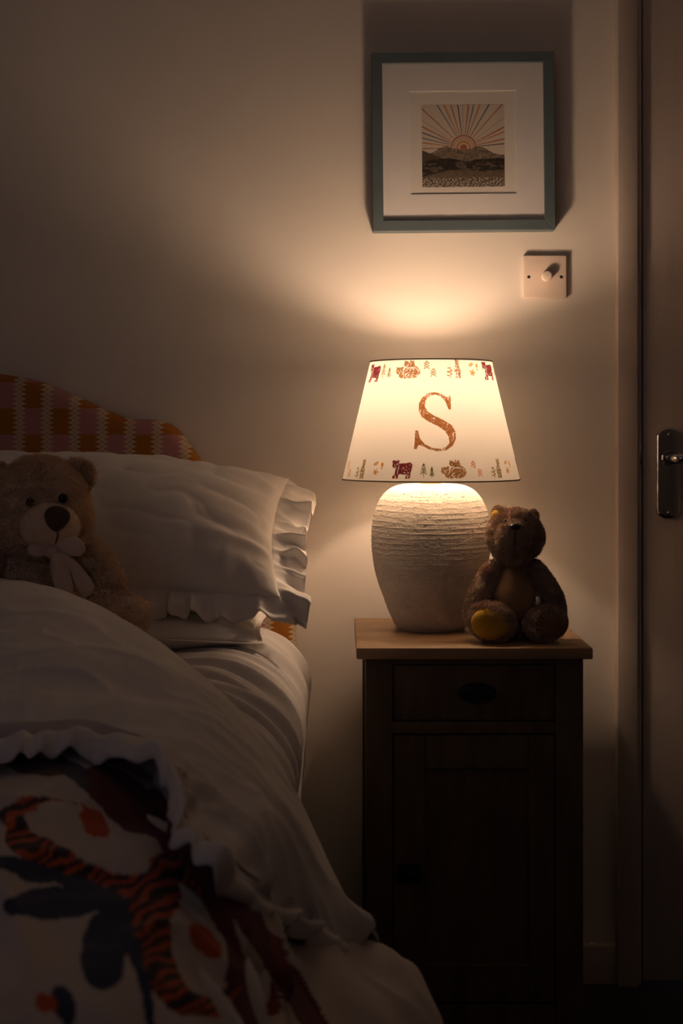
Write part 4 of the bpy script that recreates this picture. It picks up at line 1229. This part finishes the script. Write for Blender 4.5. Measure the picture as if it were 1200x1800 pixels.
# ribbon bow
bow = []
def strip(pts, widths, name, par, tilt=(1, 0, 0), wav=0.0):
    A = cr(np.array([tuple(p) for p in pts]), 24); Wd = cr(np.array(widths)[:, None], 24)[:, 0]
    tg = np.gradient(A, axis=0); tg /= np.linalg.norm(tg, axis=1)[:, None]
    Vs = []
    for i in range(24):
        sd = np.cross(tg[i], np.array((0, -1, 0.05))); sd /= np.linalg.norm(sd) + 1e-9
        for c in range(7):
            t = c / 6 - .5
            Vs.append(tuple(A[i] + sd * Wd[i] * t + np.array((0, -1, 0)) * wav * math.cos(t * 5.2) * (.5 + .5 * math.sin(i * .3))))
    o = obj(name, Vs, grid_faces(24, 7), M['ribbon'], par)
    s_ = o.modifiers.new('thickness', 'SOLIDIFY'); s_.thickness = .001; s_.offset = 0
    return o
kb = -m_(88)
V, Fc = blob(T_(90, 970, kb), (m_(11), m_(8), m_(11)), (0, .3, 0), 3, .001); bowk = obj('bow', V, Fc, M['ribbon'], tb_)
bowk['label'] = 'pale ribbon bow at the neck'
def loop_(cx, cy, rx, rz, rot, dz):
    def fn(q):
        q = q.copy(); q.y *= .5 + .2 * q.x; q.y += .25 * math.sin(q.z * 4 + q.x * 2) * .3; q.z *= .55 + .45 * (q.x + 1) / 2 + .05; q.z += .06 * math.sin(q.x * 4); return q
    return blob(T_(cx, cy, dz), (m_(rx), m_(13), m_(rz)), rot, 4, .0015, fn)
V, Fc = loop_(120, 960, 30, 19, (0, math.radians(14), .0), kb + .004); obj('ribbon_loop', V, Fc, M['ribbon'], bowk)
V, Fc = loop_(70, 967, 21, 14, (0, math.radians(188), .0), kb + .004); obj('ribbon_loop', V, Fc, M['ribbon'], bowk)
strip([T_(95, 972, kb - .003), T_(103, 1000, kb - .004), T_(112, 1030, kb - .004), T_(116, 1062, kb - .003)], [m_(15), m_(30), m_(31), m_(22)], 'ribbon_tail', bowk, wav=.004)
strip([T_(98, 972, kb), T_(122, 995, kb + .002), T_(144, 1022, kb + .004), T_(158, 1046, kb + .006)], [m_(15), m_(27), m_(30), m_(30)], 'ribbon_tail', bowk, wav=.003)

# ================================================================== SMALL TEDDY ON THE NIGHTSTAND
Zk = 2.312
sk = F / Zk
def K_(px, py, dz=0.0): return P(px, py, Zk + dz)
def k_(px): return px / sk
tk = empty('teddy_bear', (K_(905, 1100).x, Zk - D, NT), 'small shaggy taupe teddy bear with mustard foot pad sitting on bedside cabinet', 'teddy bear')
HK = K_(904, 945, -.004)
def hk_fn(q):
    q = q.copy(); t = q.z
    q.x *= 1.0 - .20 * max(0, -t) ** 1.6 + .02 * t
    return q
V, Fc = blob(HK, (k_(48), k_(45), k_(51)), (math.radians(-6), math.radians(2), 0), 4, .0025, hk_fn)
V, Fc = add_fur(V, Fc, 26000, .0055, .0009, (0, 0, .05), .9, 75); hk = obj('head', V, Fc, M['taupe'], tk)
V, Fc = blob(K_(905, 946, -k_(38)), (k_(33), k_(24), k_(31)), (math.radians(20), 0, 0), 4, .002)
V, Fc = add_fur(V, Fc, 9000, .0048, .0009, (0, 0, -.1), .9, 80); mk_ = obj('muzzle', V, Fc, M['taupe'], tk)
V, Fc = blob(K_(905.5, 927, -k_(59)), (k_(9.5), k_(6), k_(6.5)), (math.radians(15), 0, 0), 3, 0, nose_fn); obj('nose', V, Fc, M['bead'], mk_)
V, Fc = tube([tuple(K_(905, 934, -k_(63))), tuple(K_(905, 948, -k_(65))), tuple(K_(904, 960, -k_(60)))], .001, 6); obj('mouth_stitch', V, Fc, M['thread'], mk_)
for (ex, ey) in ((888, 917), (922, 917)):
    V, Fc = blob(K_(ex, ey, -k_(41)), (k_(4), k_(3.5), k_(4)), (0, 0, 0), 2); obj('eye', V, Fc, M['bead'], tk)
def ear2(px, py, dz, rot, mt_, rx=15, rz=15):
    def fn(q):
        q = q.copy(); q.y *= .5; return q
    V, Fc = blob(K_(px, py, dz), (k_(rx), k_(10), k_(rz)), rot, 3, .0008, fn)
    V, Fc = add_fur(V, Fc, 2600, .004, .0009, (0, 0, .1), .8, 80); e = obj('ear', V, Fc, M['taupe'], tk)
    def fn2(q):
        q = q.copy(); q.y *= .45; return q
    R = Euler(rot).to_matrix()
    c = K_(px, py, dz) + R @ Vector((-k_(2), -k_(6.5), -k_(1)))
    V, Fc = blob(c, (k_(rx * .74), k_(5), k_(rz * .74)), rot, 3, 0, fn2); obj('ear_lining', V, Fc, M[mt_], e)
ear2(876, 905, -.006, (0, math.radians(-35), math.radians(-50)), 'mustard', 14, 14); ear2(937, 908, .004, (0, math.radians(40), math.radians(48)), 'mustard', 12, 11)
def body_fn(q):
    q = q.copy(); s = 1.0 - .30 * max(0, q.z) ** 1.2; q.x *= s; q.y *= s; return q
V, Fc = blob(K_(903, 1054, .008), (k_(49), k_(44), k_(74)), (0, 0, 0), 4, .0015, body_fn)
zmin = NT + .0015
V = [(x, y, max(z, zmin)) for x, y, z in V]
V, Fc = add_fur(V, Fc, 16000, .0055, .0010, (0, 0, -.3), .9, 60); bd = obj('body', V, Fc, M['taupe'], tk)
# smooth belly panel standing just proud of the fur
V, Fc = blob(K_(903, 1046, -k_(14)), (k_(38), k_(27), k_(56)), (math.radians(-8), 0, 0), 4, .0008, body_fn)
V, Fc = add_fur(V, Fc, 4000, .0018, .0007, (0, 0, -.3), .5, 90); obj('belly_panel', V, Fc, M['belly'], bd)
limb([K_(878, 992, 0), K_(868, 1000, -.002), K_(852, 1030, -.006), K_(840, 1062, -.012), K_(834, 1085, -.018), K_(832, 1098, -.02)],
     [k_(6), k_(15), k_(19), k_(19), k_(17), k_(4)], 'arm', 9000, .0055, M['taupe'], tk, clump=65)
limb([K_(926, 992, 0), K_(938, 1000, -.0), K_(956, 1028, -.004), K_(970, 1055, -.008), K_(976, 1078, -.012), K_(977, 1090, -.014)],
     [k_(6), k_(15), k_(19), k_(19), k_(17), k_(4)], 'arm', 9000, .0055, M['taupe'], tk, clump=65)
def foot(px, py, rx, rz, dz, padm, padx, pady, prx, prz, roty, rotz):
    c = K_(px, py, dz)
    V, Fc = blob(c, (k_(rx), k_(32), k_(rz)), (math.radians(-8), roty, rotz), 4, .0015)
    V = [(x, y, max(z, NT + .0012)) for x, y, z in V]
    V, Fc = add_fur(V, Fc, 12000, .0048, .0009, (0, 0, .0), .9, 70)
    V = [(x, y, max(z, NT + .0003)) for x, y, z in V]
    f = obj('foot', V, Fc, M['taupe'], tk)
    def fn(q):
        q = q.copy(); q.y *= .5; return q
    R = Euler((math.radians(-8), roty, rotz)).to_matrix()
    V, Fc = blob(K_(padx, pady, dz) + R @ Vector((0, -k_(21), 0)), (k_(prx), k_(28), k_(prz)), (math.radians(-8), roty, rotz), 3, 0, fn)
    V = [(x, y, max(z, NT + .002)) for x, y, z in V]
    obj('foot_pad', V, Fc, M[padm], f)
    limb([K_(px * .6 + 903 * .4, 1098, 0.0), K_(px * .85 + 903 * .15, 1100, -.02), K_(px, 1100, dz + .012)], [k_(20), k_(23), k_(22)], 'leg', 3000, .005, M['taupe'], tk, clump=65)
foot(864, 1093, 42, 33.5, -.042, 'mustard', 861, 1097, 33, 27, math.radians(12), math.radians(-8))
foot(958, 1096, 37, 30, -.042, 'brownpad', 960, 1098, 28, 23, math.radians(-6), math.radians(10))
V, Fc = tube([tuple(K_(944, 1050, -.045)), tuple(K_(946, 1057, -.05)), tuple(K_(943, 1063, -.052))], [.0035, .004, .003], 6)
obj('sewn_label', V, Fc, M['satin'], tk)
